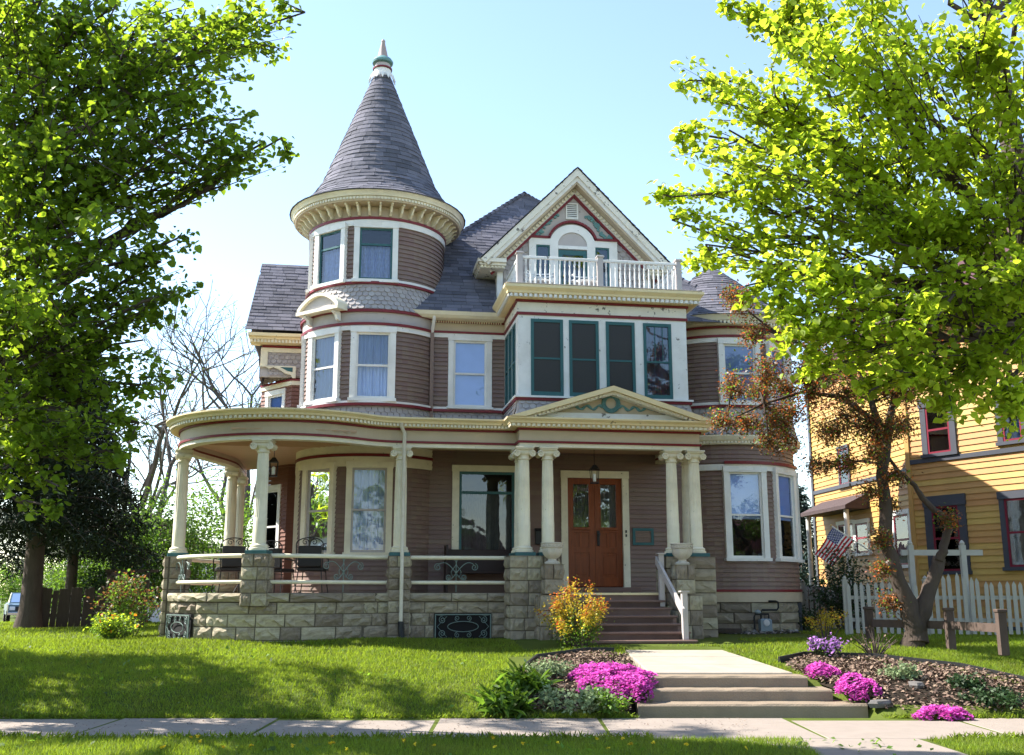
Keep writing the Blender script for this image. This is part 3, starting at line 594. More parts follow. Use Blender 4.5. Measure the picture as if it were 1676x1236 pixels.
# balustrade
bal = MB().box(.24, 3.69, .065, .135, 8.75, 8.81, .008).box(.24, 3.69, .075, .125, 8.155, 8.20, .005).box(.145, .215, .17, VW, 8.75, 8.81, .008).box(.155, .205, .17, VW, 8.155, 8.20, .005).box(3.715, 3.785, .17, VW, 8.75, 8.81, .008).box(3.725, 3.775, .17, VW, 8.155, 8.20, .005)
bo = part(bal, 'balustrade', 'white_worn')
bm_ = MB().lathe([(.028, 0), (.028, .12), (.02, .13), (.03, .15), (.02, .17), (.032, .24), (.026, .32), (.017, .40), (.026, .415), (.017, .43), (.028, .44), (.028, .556)], n=8).mesh('baluster', 'white_worn', True)
for v_ in bm_.vertices: v_.co.x *= .72; v_.co.y *= .72
for i in range(15): obj('baluster', bm_, bo, (.18 + .085 + (i + .5) * (1.62 / 15), .1, 8.197))
for i in range(15): obj('baluster', bm_, bo, (1.965 + .085 + (i + .5) * (1.62 / 15), .1, 8.197))
for i in range(12):
    for u in (.18, 3.75): obj('baluster', bm_, bo, (u, .27 + i * .14, 8.197))
nm = MB().box(-.06, .06, -.06, .06, 0, .76).box(-.085, .085, -.085, .085, .76, .79, .008).box(-.07, .07, -.07, .07, .79, .81).mesh('newel_post', 'taupe')
for u in (.18, 1.965, 3.75): obj('newel_post', nm, bo, (u, .1, 8.0855))
# ---------------------------------------------------------------- attic gable
GU, GZ, GE = 1.80, 11.50, 9.18; GH = 2.26; GW0, GW1 = -.02, 3.62; GV = VW
def gline(u, drop=0.0): return GZ - drop - abs(u - GU) * (GZ - GE) / GH
part(MB().poly([(GW0, 8.0), (GW1, 8.0), (GW1, 9.25), (GU, gline(GU, .25)), (GW0, 9.25)], GV + .001, GV + .1, 'xz'), 'gable_wall', 'taupe')
for u, sg in ((GW0, 1), (GW1, -1)):
    part(MB().box(min(u, u + sg * .08), max(u, u + sg * .08), GV + .101, 5.0, 7.6, 9.3), 'dormer_side_wall', 'white_trim')
    part(MB().box(u - .035 if sg > 0 else u - .10, u + .10 if sg > 0 else u + .035, GV - .035, GV + .15, 8.08, 9.0), 'corner_board', 'white_trim')
AW0, AW1, AZ = .70, 2.84, 9.86                      # palladian window group
def in_g(s, z): 
    u = GW0 + .12 + s; return gline(u, .42) > z + .05 and not (AW0 - .05 < u < AW1 + .05)
sk = MB(); scales(sk, Path([(GW0 + .12, GV - .005), (GW1 - .12, GV - .005)]), 8.12, 9.80, w=.15, e=.115, inside=in_g); part(sk, 'scale_shingles', 'scale_grey', kind='stuff')
pal = MB(); yv0, yv1 = GV - .05, GV - .001
for a, b in ((AW0, .87), (1.20, 1.40), (2.10, 2.30), (2.64, AW1)): pal.box(a, b, yv0, yv1, 8.09, 9.70)
pal.box(AW0, 1.40, yv0, yv1, 9.70, AZ); pal.box(2.10, AW1, yv0, yv1, 9.70, AZ)
cxx = 1.75; ro, ri = .56, .36; n = 20; V_ = [(cxx - ro * math.cos(math.pi * i / n), 9.70 + ro * .95 * math.sin(math.pi * i / n)) for i in range(n + 1)] + [(cxx + ri * math.cos(math.pi * i / n), 9.70 + ri * .95 * math.sin(math.pi * i / n)) for i in range(n + 1)]
for i in range(n): pal.add([(V_[i][0], yv0 - .003, V_[i][1]), (V_[i + 1][0], yv0 - .003, V_[i + 1][1]), (V_[2 * n - i][0], yv0 - .003, V_[2 * n - i][1]), (V_[2 * n + 1 - i][0], yv0 - .003, V_[2 * n + 1 - i][1])], [(0, 1, 2, 3)]); 
for i in range(n): pal.add([(V_[2 * n - i][0], yv0 - .003, V_[2 * n - i][1]), (V_[2 * n + 1 - i][0], yv0 - .003, V_[2 * n + 1 - i][1]), (V_[2 * n + 1 - i][0], yv1, V_[2 * n + 1 - i][1]), (V_[2 * n - i][0], yv1, V_[2 * n - i][1])], [(0, 1, 2, 3)])
pal.box(1.401, 2.099, yv0 - .012, yv1, 9.62, 9.70)
po = part(pal, 'palladian_window', 'white_trim')
MB().poly([(cxx - ri * math.cos(math.pi * i / n), 9.701 + ri * .94 * math.sin(math.pi * i / n)) for i in range(n + 1)], yv1 - .02, yv1, 'xz').build('lunette_panel', 'taupe', po)
rb = MB(); pts = [(AW0 - .06, AZ), (cxx - .545, AZ)] + [(cxx - .575 * math.cos(R(t)), 9.70 + .58 * math.sin(R(t))) for t in range(22, 160, 8)] + [(cxx + .545, AZ), (AW1 + .06, AZ)]
for (a, b) in zip(pts, pts[1:]):
    dx, dz = b[0] - a[0], b[1] - a[1]; l = math.hypot(dx, dz); nx_, nz_ = -dz / l * .055, dx / l * .055
    rb.add([(a[0], yv0 - .03, a[1]), (b[0], yv0 - .03, b[1]), (b[0] + nx_, yv0 - .03, b[1] + nz_), (a[0] + nx_, yv0 - .03, a[1] + nz_), (a[0], yv1, a[1]), (b[0], yv1, b[1]), (b[0] + nx_, yv1, b[1] + nz_), (a[0] + nx_, yv1, a[1] + nz_)], [(0, 1, 2, 3), (0, 1, 5, 4), (2, 3, 7, 6)])
rb.build('red_label_moulding', 'red_band', po)
for a, b in ((.87, 1.20), (2.30, 2.64)):
    f = MB().box(a, a + .035, GV - .03, GV - .002, 8.6, 9.70).box(b - .035, b, GV - .03, GV - .002, 8.6, 9.70).box(a + .035, b - .035, GV - .03, GV - .002, 8.6, 8.65).box(a + .035, b - .035, GV - .03, GV - .002, 9.66, 9.70); f.build('sash', 'teal', po)
    MB().box(a + .035, b - .035, GV - .012, GV - .008, 8.65, 9.66).build('pane', 'glass_dark', po); MB().box(a, b, GV - .004, GV - .001, 8.6, 9.7).build('dark_window_backing', 'dark_room', po)
bd = MB().box(1.405, 1.50, GV - .035, GV - .003, 8.09, 9.60).box(2.0, 2.095, GV - .035, GV - .003, 8.09, 9.60).box(1.50, 2.0, GV - .035, GV - .003, 9.48, 9.60).box(1.50, 2.0, GV - .035, GV - .003, 8.09, 8.5)
bdo = part(bd, 'balcony_door', 'teal'); MB().box(1.50, 2.0, GV - .018, GV - .012, 8.5, 9.48).build('pane', 'glass_dark', bdo); MB().box(1.5, 2.0, GV - .008, GV - .003, 8.5, 9.48).build('dark_door_backing', 'dark_room', bdo); MB().lathe([(0, -.05), (.025, -.045), (.012, -.02), (.012, 0)], (1.53, GV - .035, 8.95), 10, axis='y').build('handle', 'brass', bdo)
# gable vent
gv = part(MB().box(1.60, 1.63, GV - .03, GV, 10.38, 10.79).box(1.87, 1.90, GV - .03, GV, 10.38, 10.79).box(1.63, 1.87, GV - .03, GV, 10.76, 10.79).box(1.63, 1.87, GV - .03, GV, 10.38, 10.41), 'gable_vent', 'white_trim')
lm = MB().add([(1.63, -.028, 0), (1.87, -.028, 0), (1.87, -.004, .035), (1.63, -.004, .035), (1.63, -.028, .007), (1.87, -.028, .007), (1.87, -.004, .042), (1.63, -.004, .042)], [(3, 2, 1, 0), (4, 5, 6, 7), (0, 1, 5, 4), (1, 2, 6, 5), (2, 3, 7, 6), (3, 0, 4, 7)]).mesh('louvre', 'white_trim')
for k in range(7): obj('louvre', lm, gv, (0, GV, 10.415 + k * .048))
MB().box(1.62, 1.88, GV - .003, GV - .0005, 10.4, 10.78).build('vent_backing', 'dark_room', gv)
# acanthus garlands
def garland(sg):
    m = MB(); rd = random.Random(5); P = [(.98, 10.03), (.82, 10.0), (.70, 9.97), (.62, 10.05), (.54, 10.16), (.48, 10.26), (.40, 10.36), (.33, 10.42), (.26, 10.45)]
    for i, (dx, z) in enumerate(P):
        x = 1.75 + sg * (dx + .12); sz = .034 + .024 * math.sin(i * 1.5) ** 2
        for k in range(5):
            a = rd.uniform(0, 6.28); px_, pz_ = x + .045 * math.cos(a), z + .035 * math.sin(a); ol = [(px_ + sz * rd.uniform(.5, 1) * math.cos(t * 1.047), pz_ + sz * rd.uniform(.4, .9) * math.sin(t * 1.047)) for t in range(6)]
            m.poly(ol, GV - .03 - .002 * k - .0007 * i, GV, 'xz')
    return part(m, 'leaf_garland', 'teal_light')
garland(-1); garland(1)
# rake: soffit, dentils, crown for both sides (swept in the plane of the gable)
def rake(sg):
    e0 = Vector((GU + sg * GH, GE)); e1 = Vector((GU, GZ)); dv = (e1 - e0).normalized(); nrm = Vector((-dv.y, dv.x)) * (1 if sg < 0 else -1); L_ = (e1 - e0).length
    def bar(n0, n1, v0, v1, m, name, ext=0.0):
        a = e0 - dv * ext; A = a + nrm * n0; B_ = e1 + nrm * n0 / 1; 
        def atU(nn):                # end the bar on the centre line
            q0 = e0 + nrm * nn; t = (GU - q0.x) / dv.x; return q0 + dv * t
        q = [(a + nrm * n0), atU(n0), atU(n1), (a + nrm * n1)]
        return part(MB().poly([(p.x, p.y) for p in q], v0, v1, 'xz'), name, m)
    bar(-.40, -.345, GV - .06, GV + .0, 'red_band', 'rake_band'); bar(-.345, -.25, GV - .10, GV, 'white_worn', 'rake_board')
    bar(-.25, -.21, GV - .36, GV, 'frieze', 'soffit'); bar(-.21, -.13, GV - .40, GV - .05, 'white_worn', 'rake_board'); bar(-.13, -.0, GV - .46, GV - .05, 'cream_worn', 'rake_crown', .04)
    d = MB(); n = int(L_ / .10)
    for i in range(n - 2):
        p = e0 + dv * ((i + .9) * .10); q = p + dv * .055; a0, a1 = nrm * -.335, nrm * -.265
        d.poly([(p + a0)[:], (q + a0)[:], (q + a1)[:], (p + a1)[:]], GV - .145, GV - .10, 'xz')
    part(d, 'dentil_course', 'cream', kind='stuff')
rake(-1); rake(1)
for sg in (-1, 1):              # eave returns
    x0, x1 = sorted((GU + sg * (GH + .03), GU + sg * (GH - .55)))
    rp = Path([(x0, GV - .02), (x1, GV - .02)])
    o = part(MB().box(x0, x1, GV - .30, 2.6, 8.98, 9.04).box(x0 - .02, x1 + .02, GV - .36, 2.6, 9.04, 9.10).box(x0 - .06, x1 + .02, GV - .42, 2.6, 9.10, 9.19), 'eave_return', 'cream_worn')
    d = MB(); dentils(d, Path([(x0, GV - .30), (x1, GV - .30)]), 0, .04, 8.985, 9.035, .08, .55); d.build('dentil_course', 'cream', o, kind='stuff')
    e_ = GU + sg * GH; part(MB().box(min(e_, e_ - sg * .5), max(e_, e_ - sg * .5), 2.6, 5.0, 9.0, 9.12), 'soffit', 'frieze')
# ---------------------------------------------------------------- roofs
GR = [((GU - GH, GE + .02), (GU, GZ + .02)), ((GU + GH, GE + .02), (GU, GZ + .02))]
gm = MB(); 
gm.add([(GU - GH - .05, GV - .48, GE - .03), (GU - GH - .05, 6.2, GE - .03), (GU, 6.2, GZ + .022), (GU, GV - .48, GZ + .022), (GU + GH + .05, GV - .48, GE - .03), (GU + GH + .05, 6.2, GE - .03)], [(0, 1, 2, 3), (4, 3, 2, 5)])
gr = part(gm, 'gable_roof', 'roof_felt')
gs_ = MB(); roof_plane(gs_, (GU - GH - .06, 5.8, GE - .03), (GU - GH - .06, GV - .49, GE - .03), (GU, 5.8, GZ + .027), (GU, GV - .49, GZ + .027), seed=4); roof_plane(gs_, (GU + GH + .06, GV - .49, GE - .03), (GU + GH + .06, 5.8, GE - .03), (GU, GV - .49, GZ + .027), (GU, 5.8, GZ + .027), seed=5)
part(gs_, 'roof_shingles', 'shingle', gr, kind='stuff')
EZ = 7.87; EL, ERt, EF, EB = -3.6, 6.3, VW - .42, 11.0; AP = (1.2, 5.5, 12.42); AP2 = (1.75, 6.1, 12.42)
mr = MB(); c4 = [(EL, EF, EZ), (ERt, EF, EZ), (ERt, EB, EZ), (EL, EB, EZ)]
mr.add(c4 + [AP, AP2], [(0, 1, 5, 4), (1, 2, 5), (2, 3, 4, 5), (3, 0, 4)]); mro = part(mr, 'main_roof', 'roof_felt')
rs = MB(); roof_plane(rs, c4[0], c4[1], AP, AP2, seed=7); roof_plane(rs, c4[3], c4[0], AP, AP, seed=8); roof_plane(rs, c4[1], c4[2], AP2, AP2, seed=9); part(rs, 'roof_shingles', 'shingle', mro, kind='stuff')
hm = MB()      # hip caps
for a, b in ((Vector(c4[0]), Vector(AP)), (Vector(c4[1]), Vector(AP2)), (Vector(AP), Vector(AP2))):
    n = int((b - a).length / .22) + 1
    for i in range(n): hm.tube([a.lerp(b, i / n) + Vector((0, 0, .005)), a.lerp(b, min(1, (i + 1.3) / n)) + Vector((0, 0, .0))], [.07, .045], 6, False)
part(hm, 'hip_caps', 'shingle', mro, kind='stuff')
# right bay roof
bcp = [(BR + .42, 8.06), (BR + .2, 8.2), (1.2, 8.95), (.5, 9.55), (.02, 9.92)]
bro = part(MB().lathe([(r - .012, z) for r, z in bcp], (BC[0], BC[1], 0), 48), 'bay_roof', 'roof_felt', smooth=True); cs = MB(); cone_shingles(cs, BC, bcp, -130, 130, .135, .3, 12); part(cs, 'roof_shingles', 'shingle', bro, kind='stuff')
# left wing: gable roof, shingled attic, chamfered lower storeys
WV = 5.0; WU0 = -5.57
wr = part(MB().add([(-5.95, WV - .45, 8.04), (-2.2, WV - .45, 8.04), (-2.2, 6.5, 10.36), (-5.80, 6.5, 10.36), (-5.95, 8.45, 8.04), (-2.2, 8.45, 8.04)], [(0, 1, 2, 3), (4, 3, 2, 5)]), 'wing_roof', 'roof_felt')
rs = MB(); roof_plane(rs, (-5.97, WV - .46, 8.04), (-2.4, WV - .46, 8.04), (-5.82, 6.5, 10.37), (-2.4, 6.5, 10.37), seed=14); part(rs, 'roof_shingles', 'shingle', wr, kind='stuff')
part(MB().poly([(-5.9, 7.98), (-5.9, 7.9), (-2.4, 7.9), (-2.4, 7.98)][::1], WV - .44, WV + .1, 'xz').box(-5.86, -2.4, WV - .36, WV + .1, 7.84, 7.899), 'wing_cornice', 'butter'); 
d = MB(); dentils(d, Path([(-5.86, WV - .30), (-3, WV - .30)]), 0, .04, 7.76, 7.838, .085, .55); part(d, 'dentil_course', 'cream', kind='stuff')
part(MB().box(-5.86, -3, WV - .299, WV + .1, 7.76, 7.839), 'soffit', 'butter'); band(Path([(WU0, WV), (-3, WV)]), .0, .05, 7.69, 7.745, 'red_band', 'red_band')
part(MB().add([(-5.86, WV - .2, 7.98), (-5.86, 8.3, 7.98), (-5.75, 6.5, 10.30)], [(0, 1, 2)]).add([(-5.62, WV, 6.9), (-5.62, 8.0, 6.9), (-5.62, 8.0, 7.98), (-5.62, WV, 7.98)], [(0, 1, 2, 3)]), 'wing_gable', 'taupe')
part(MB().box(WU0 - .03, -3, WV + .001, WV + .1, 6.95, 7.70), 'wing_attic_wall', 'taupe'); sk = MB(); scales(sk, Path([(WU0 + .16, WV), (-3.4, WV)]), 6.98, 7.58); part(sk, 'scale_shingles', 'scale_grey', kind='stuff')
part(MB().box(WU0 - .035, WU0 + .14, WV - .03, WV + .1, 7.22, 7.58).box(WU0 - .035, -3, WV - .03, WV, 7.58, 7.69), 'wing_trim', 'cream')
bk = MB(); bk.poly([(-5.62, 7.22), (-4.72, 7.22), (-4.72, 6.92), (-4.80, 6.92), (-4.84, 7.0), (-4.98, 7.03), (-5.12, 7.12), (-5.28, 7.18), (-5.38, 7.14), (-5.46, 7.19), (-5.62, 7.18)], WV - .09, WV - .03, 'xz'); bko = part(bk, 'corner_bracket', 'cream')
MB().poly([(-5.10, 7.185), (-4.80, 7.185), (-4.80, 7.07), (-4.92, 7.09)], WV - .098, WV - .091, 'xz').build('bracket_panel', 'teal', bko)
wp = Path([(-5.62, 6.05), (-4.80, WV), (-3.4, WV)]); cl = math.hypot(.82, 1.05); cang = -math.degrees(math.atan2(1.05, .82))
wall(wp, 1.4, 6.80, [(.30, 1.02, 5.6, 6.62), (.30, 1.02, 2.3, 4.2)], 'siding_red'); mid = (-5.62 + .82 * .66 / cl, 6.05 - 1.05 * .66 / cl)
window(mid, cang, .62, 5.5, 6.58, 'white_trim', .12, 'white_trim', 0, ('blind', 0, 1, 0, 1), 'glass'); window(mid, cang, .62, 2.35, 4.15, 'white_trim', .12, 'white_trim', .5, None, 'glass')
band(wp, .0, .06, 6.86, 6.91, 'red_band', 'red_band'); band(wp, .0, .045, 6.75, 6.86, 'cream', 'trim_band'); sk = MB(); scales(sk, Path([(-5.62, 6.0), (-4.85, 5.02)]), 6.93, 7.18); part(sk, 'scale_shingles', 'scale_grey', kind='stuff')
part(MB().box(-5.6, -4.7, WV + .02, 6.2, 7.19, 7.215), 'hood_soffit', 'frieze')
# side door on the wing's porch wall, closed body behind
sdp = part(MB().box(-4.62, -4.50, WV - .05, WV, 1.65, 4.0).box(-3.72, -3.60, WV - .05, WV, 1.65, 4.0).box(-4.62, -3.60, WV - .06, WV, 4.0, 4.14), 'side_door_casing', 'cream'); MB().box(-4.50, -3.72, WV - .03, WV - .02, 1.68, 4.0).build('side_door', 'bench_wood', sdp)
body = MB(); body.box(-5.3, 5.6, 6.3, 10.8, .5, 8.0).box(-1.2, 3.9, VW + .7, 6.2, .5, 5.6).box(.15, 3.45, VW + .6, 6.2, 5.61, 9.2); part(body, 'house_core', 'siding')
part(MB().lathe([(1.05, .5), (1.05, 10.3)], (TC[0], TC[1], 0), 24), 'tower_core', 'dark_room')
# ---------------------------------------------------------------- right bay
def bpath(r, a0=-90, a1=150): return Path(arc(BC, r, a0, a1, 5))
BW = [(-1, .78), (38, .72), (80, .7)]
def bay_floor(z0, z1, wz0, wz1, casing, sash, cur):
    p = bpath(BR); holes = []
    for a, w_ in BW: h = (w_ / 2 + .06) / BR; holes.append((BR * (R(a + 90) - h), BR * (R(a + 90) + h), wz0 - .03, wz1 + .04))
    wall(p, z0, z1, holes)
    for a, w_ in BW: window(on(BC, BR * math.cos((w_ / 2) / BR) + .02, a), a, w_, wz0, wz1, casing, .125, sash, .5, cur, 'glass', proud=.05)
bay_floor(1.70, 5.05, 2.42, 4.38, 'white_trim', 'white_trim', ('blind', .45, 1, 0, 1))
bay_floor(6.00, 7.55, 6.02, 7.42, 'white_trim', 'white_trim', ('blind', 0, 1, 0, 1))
bp = bpath(BR)
band(bp, .012, .05, 4.42, 4.56, 'white_trim', 'trim_band'); band(Path(arc(BC, BR, -16, 60, 5)), .012, .10, 4.56, 4.63, 'red_band', 'red_band')
band(bp, .0, .06, 1.665, 1.72, 'red_band', 'red_band'); band(bp, .0, .045, 1.44, 1.665, 'frieze', 'water_table')
part(sweep(MB(), bp, [(.0, 5.02), (.10, 5.02), (.11, 5.07), (.16, 5.12), (.2, 5.2), (.2, 5.23), (.0, 5.26)]), 'belt_cornice', 'cream'); d = MB(); dentils(d, bp, .10, .135, 5.04, 5.09, .075, .55); part(d, 'dentil_course', 'cream', kind='stuff')
part(sweep(MB(), bp, [(.0, 5.26), (.13, 5.26), (.05, 5.6), (.0, 5.9)]), 'bay_skirt', 'taupe'); sk = MB(); scales(sk, bpath(BR + .02), 5.24, 5.90, off=lambda z: .12 * max(0, (5.9 - z) / .65) ** 1.5); part(sk, 'scale_shingles', 'scale_grey', kind='stuff')
band(bp, .0, .07, 5.90, 5.955, 'red_band', 'red_band'); band(bp, .0, .05, 5.955, 6.02, 'white_trim', 'trim_band')
band(bp, .012, .045, 7.47, 7.58, 'white_trim', 'trim_band'); band(bp, .012, .07, 7.58, 7.64, 'red_band', 'red_band'); band(bp, -.02, .03, 7.64, 7.80, 'frieze', 'frieze'); band(bp, .0, .08, 7.80, 7.85, 'red_band', 'red_band')
part(sweep(MB(), bp, [(.0, 7.85), (.25, 7.85), (.26, 7.93), (.31, 7.94), (.34, 8.0), (.40, 8.06), (.40, 8.09), (.0, 8.1)]), 'bay_cornice', 'cream', smooth=True); d = MB(); dentils(d, bp, .26, .295, 7.865, 7.93, .08, .55); part(d, 'dentil_course', 'cream', kind='stuff')
part(MB().lathe([(1.15, .5), (1.15, 8.1)], (BC[0], BC[1], 0), 24), 'bay_core', 'dark_room')
# ================================================================== porch
PC, PR = (-4.5, 1.5), 2.25
def bez(a, b, c, d, n=8):
    a, b, c, d = map(Vector, (a, b, c, d)); return [tuple((1 - t) ** 3 * a + 3 * (1 - t) ** 2 * t * b + 3 * (1 - t) * t * t * c + t ** 3 * d) for t in [i / n for i in range(n + 1)]]
ringa = arc(PC, PR, -112, 36, 4); e1 = ringa[-1]; t1 = (math.cos(R(36)), math.sin(R(36)))
e0 = ringa[0]
back = [(-6.05, 6.4)] + bez((-6.05, 4.4), (-6.05, 3.7), (e0[0] + .35 * math.cos(R(68)) - .0, e0[1] + .9 * math.sin(R(68)) * .6), e0, 6)
front = bez(e1, (e1[0] + .45 * t1[0], e1[1] + .45 * t1[1]), (-2.6, 0), (-1.9, 0), 8)
PX0, PX1, PVF = .17, 3.76, -.45
pp = back[:-1] + ringa[:-1] + front[:-1] + [(-1.9, 0), (PX0, 0), (PX0, PVF), (PX1, PVF), (PX1, VW)]
PP = Path(pp); iP = len(pp) - 4
ring_path = Path(pp[:iP + 1])
MT = 'frieze'
band(PP, -.12, .105, 4.545, 4.625, 'cream', 'architrave'); band(PP, -.12, .135, 4.625, 4.67, 'red_band', 'red_band'); band(PP, -.12, .105, 4.67, 4.885, MT, 'frieze'); band(PP, -.12, .14, 4.885, 4.93, 'red_band', 'red_band')
part(sweep(MB(), PP, [(-.12, 4.93), (.27, 4.93), (.275, 4.995), (.33, 5.0), (.345, 5.04), (.40, 5.085), (.40, 5.115), (-.12, 5.14)]), 'porch_cornice', 'butter')
d = MB(); dentils(d, PP, .275, .315, 4.94, 4.994, .088, .55); part(d, 'dentil_course', 'cream', kind='stuff')
n_ = len(PP.p)
rp_ = [PP.p[i] + PP.n[i] * .36 for i in range(n_)]
part(MB().add([(q.x, q.y, 5.10) for q in rp_], [tuple(range(n_))]), 'porch_roof', 'roof_felt')
cl_ = [PP.p[i] - PP.n[i] * .1 for i in range(n_)]
part(MB().add([(q.x, q.y, 4.76) for q in cl_], [tuple(range(n_))]), 'porch_ceiling', 'ceiling_wood')
cb = MB()
for k in range(90):
    v = -.8 + k * .09
    if v > 1.8: break
    cb.box(-6.3 if v > 0 else -5.6, -3.2, v, v + .012, 4.748, 4.7595)
part(cb, 'ceiling_beads', 'ceiling_wood', kind='stuff')
fl_ = [PP.p[i] + PP.n[i] * .02 for i in range(n_)]
part(MB().add([(q.x, q.y, 1.648) for q in fl_], [tuple(range(n_))]), 'porch_floor', 'step_paint')
# ---- pediment over the entry
PU0, PU1, PZ0, PZ1 = -.19, 4.13, 5.12, 5.80; pc_ = (PU0 + PU1) / 2; pv = PVF - .12
def pl(u): return PZ1 - abs(u - pc_) * (PZ1 - PZ0) / ((PU1 - PU0) / 2)
ped = MB().add([(PU0, pv - .30, PZ0 + .0), (PU1, pv - .30, PZ0 + .0), (pc_, pv - .30, PZ1 + .01), (PU0, .5, PZ0), (PU1, .5, PZ0), (pc_, .5, PZ1 + .01)], [(0, 2, 5, 3), (2, 1, 4, 5)]); part(ped, 'pediment_roof', 'roof_felt')
part(MB().poly([(PU0 + .45, 5.135), (PU1 - .45, 5.135), (pc_, PZ1 - .16)], pv - .02, pv + .06, 'xz'), 'tympanum', 'frieze')
part(MB().box(PU0 + .4, PU1 - .4, pv - .06, pv - .021, 5.135, 5.255), 'tympanum_sill', 'white_worn')
for sg in (-1, 1):
    a = Vector((pc_ + sg * (PU1 - PU0) / 2, PZ0)); b = Vector((pc_, PZ1)); dv = (b - a).normalized(); nr = Vector((-dv.y, dv.x)) * (1 if dv.x > 0 else -1)
    def strip(n0, n1, v0, v1, m, name):
        def end(nn): q = a + nr * nn; return q + dv * ((pc_ - q.x) / dv.x)
        def low(nn): q = a + nr * nn; return q if q.y >= PZ0 + .0 else q + dv * ((PZ0 + .001 - q.y) / dv.y)
        return part(MB().poly([tuple(low(n0)), tuple(end(n0)), tuple(end(n1)), tuple(low(n1))], v0, v1, 'xz'), name, m)
    strip(-.10, .0, pv - .31, pv + .06, 'butter', 'raking_cornice'); strip(-.165, -.10, pv - .22, pv + .06, 'cream_worn', 'raking_board')
    d = MB(); L_ = (b - a).length
    for i in range(int(L_ / .088)):
        p = a + dv * (.5 + i * .088); q = p + dv * .048
        if (p - a).length > L_ - .2: break
        d.poly([tuple(p + nr * -.16), tuple(q + nr * -.16), tuple(q + nr * -.115), tuple(p + nr * -.115)], pv - .255, pv - .22, 'xz')
    part(d, 'dentil_course', 'cream', kind='stuff')
wr_ = MB(); wc = (pc_, pv - .04, 5.475)
for k in range(34):
    a = 2 * math.pi * k / 34; rr = .155
    for j in range(3):
        q = (wc[0] + (rr + .028 * (j - 1)) * math.cos(a + j * .1), wc[1] - .02, wc[2] + (rr + .028 * (j - 1)) * 1.02 * math.sin(a + j * .1)); l = .045
        ta = a + 1.57 + (j - 1) * .7; wr_.tube([(q[0] - l * .6 * math.cos(ta), q[1] + .02, q[2] - l * .6 * math.sin(ta)), q, (q[0] + l * .7 * math.cos(ta), q[1] + .01, q[2] + l * .7 * math.sin(ta))], [.006, .02, .004], 5, False)
part(wr_, 'wreath_ornament', 'teal_light')
for sg in (-1, 1):
    rbn = MB(); pts = []
    for i in range(40):
        t = i / 39; x = pc_ + sg * (.18 + .62 * t); z = 5.385 + .045 * math.sin(t * 15) * (1 - .3 * t) - .02 * t; pts.append((x, pv - .035, z))
    rbn.tube(pts, [.026 + .008 * math.sin(i * .8) for i in range(40)], 6); rbn.poly([(pts[-1][0], pts[-1][2] - .02), (pts[-1][0] + sg * .1, pts[-1][2] - .045), (pts[-1][0] + sg * .07, pts[-1][2]), (pts[-1][0] + sg * .1, pts[-1][2] + .035), (pts[-1][0], pts[-1][2] + .02)], pv - .05, pv - .02, 'xz'); part(rbn, 'ribbon_ornament', 'teal_light', smooth=True)
# ---- columns
def column_meshes():
    sh = MB(); n = 72; prof = [(.128, 0.11), (.128, .60), (.126, .62), (.122, 1.1), (.114, 1.6), (.108, 1.86)]; V = []; Fc = []
    for j, (r, z) in enumerate(prof):
        for i in range(n):
            a = 2 * math.pi * i / n; rr = r - (.011 * (abs(math.sin(a * 10)) if j >= 2 else 0)); V.append((rr * math.sin(a), -rr * math.cos(a), z))
    for j in range(len(prof) - 1):
        for i in range(n): p = j * n + i; q = j * n + (i + 1) % n; Fc.append((p, q, q + n, p + n))
    sh.add(V, Fc); shaft = sh.mesh('shaft', 'cream', True)
    base = MB().lathe([(.185, 0), (.19, .02), (.185, .045), (.165, .055), (.165, .065), (.172, .08), (.165, .10), (.14, .112), (.128, .125), (0, .125)], n=28).mesh('column_base', 'cream', True)
    plinth = MB().box(-.205, .205, -.205, .205, -.075, -.001, .006).mesh('plinth', 'teal')
    cp_ = MB().lathe([(.110, 1.85), (.125, 1.86), (.125, 1.875), (.112, 1.885), (.112, 1.93), (.135, 1.95), (.155, 1.985), (.155, 1.995), (0, 1.995)], n=28).box(-.175, .175, -.165, .165, 2.045, 2.07, .004).box(-.19, .19, -.18, .18, 2.07, 2.105, .006)
    cp_.box(-.16, .16, -.13, .13, 1.995, 2.045)
    for sx in (-1, 1):           # volutes as scrolled bolsters
        pr = [(0, -.15), (.066, -.15), (.07, -.14), (.062, -.10), (.045, 0), (.062, .10), (.07, .14), (.066, .15), (0, .15)]
        cp_.lathe(pr, (sx * .16, 0, 1.975), 16, axis='y')
        for sy in (-1, 1):
            pts = [(sx * .16 + (.062 - .009 * k * .7) * math.cos(k * .7) * sx, sy * .155, 1.975 + (.062 - .009 * k * .7) * math.sin(k * .7)) for k in range(10)]; cp_.tube(pts, .011, 5)
            cp_.lathe([(0, sy * .152), (.018, sy * .165), (.02, sy * .15)], (sx * .16, 0, 1.975), 10, axis='y')
    return shaft, base, plinth, cp_.mesh('capital', 'cream', True)
SHM, BSM, PLM, CPM = column_meshes()
def column(u, v, rz=0.0, tilt=0.0):
    o = obj('porch_column', SHM, HOUSE, (u, v, 2.435), rz); obj('column_base', BSM, o); obj('plinth', PLM, o); obj('capital', CPM, o); return o
def ringpt(a): return on(PC, PR, a)
C430 = ringpt(-12); C300 = ringpt(-80)
COLS = [((-2.28, 0), 0), (C430, -12), (C300, -80), ((-6.05, 4.3), -90), ((-6.05, 6.2), -90), ((PX0, PVF), 0), ((.66, PVF), 0), ((PX0, -.02), 0), ((3.27, PVF), 0), ((PX1, PVF), 0), ((PX1, .02), 0)]
for (p, a) in COLS: column(p[0], p[1], R(a))
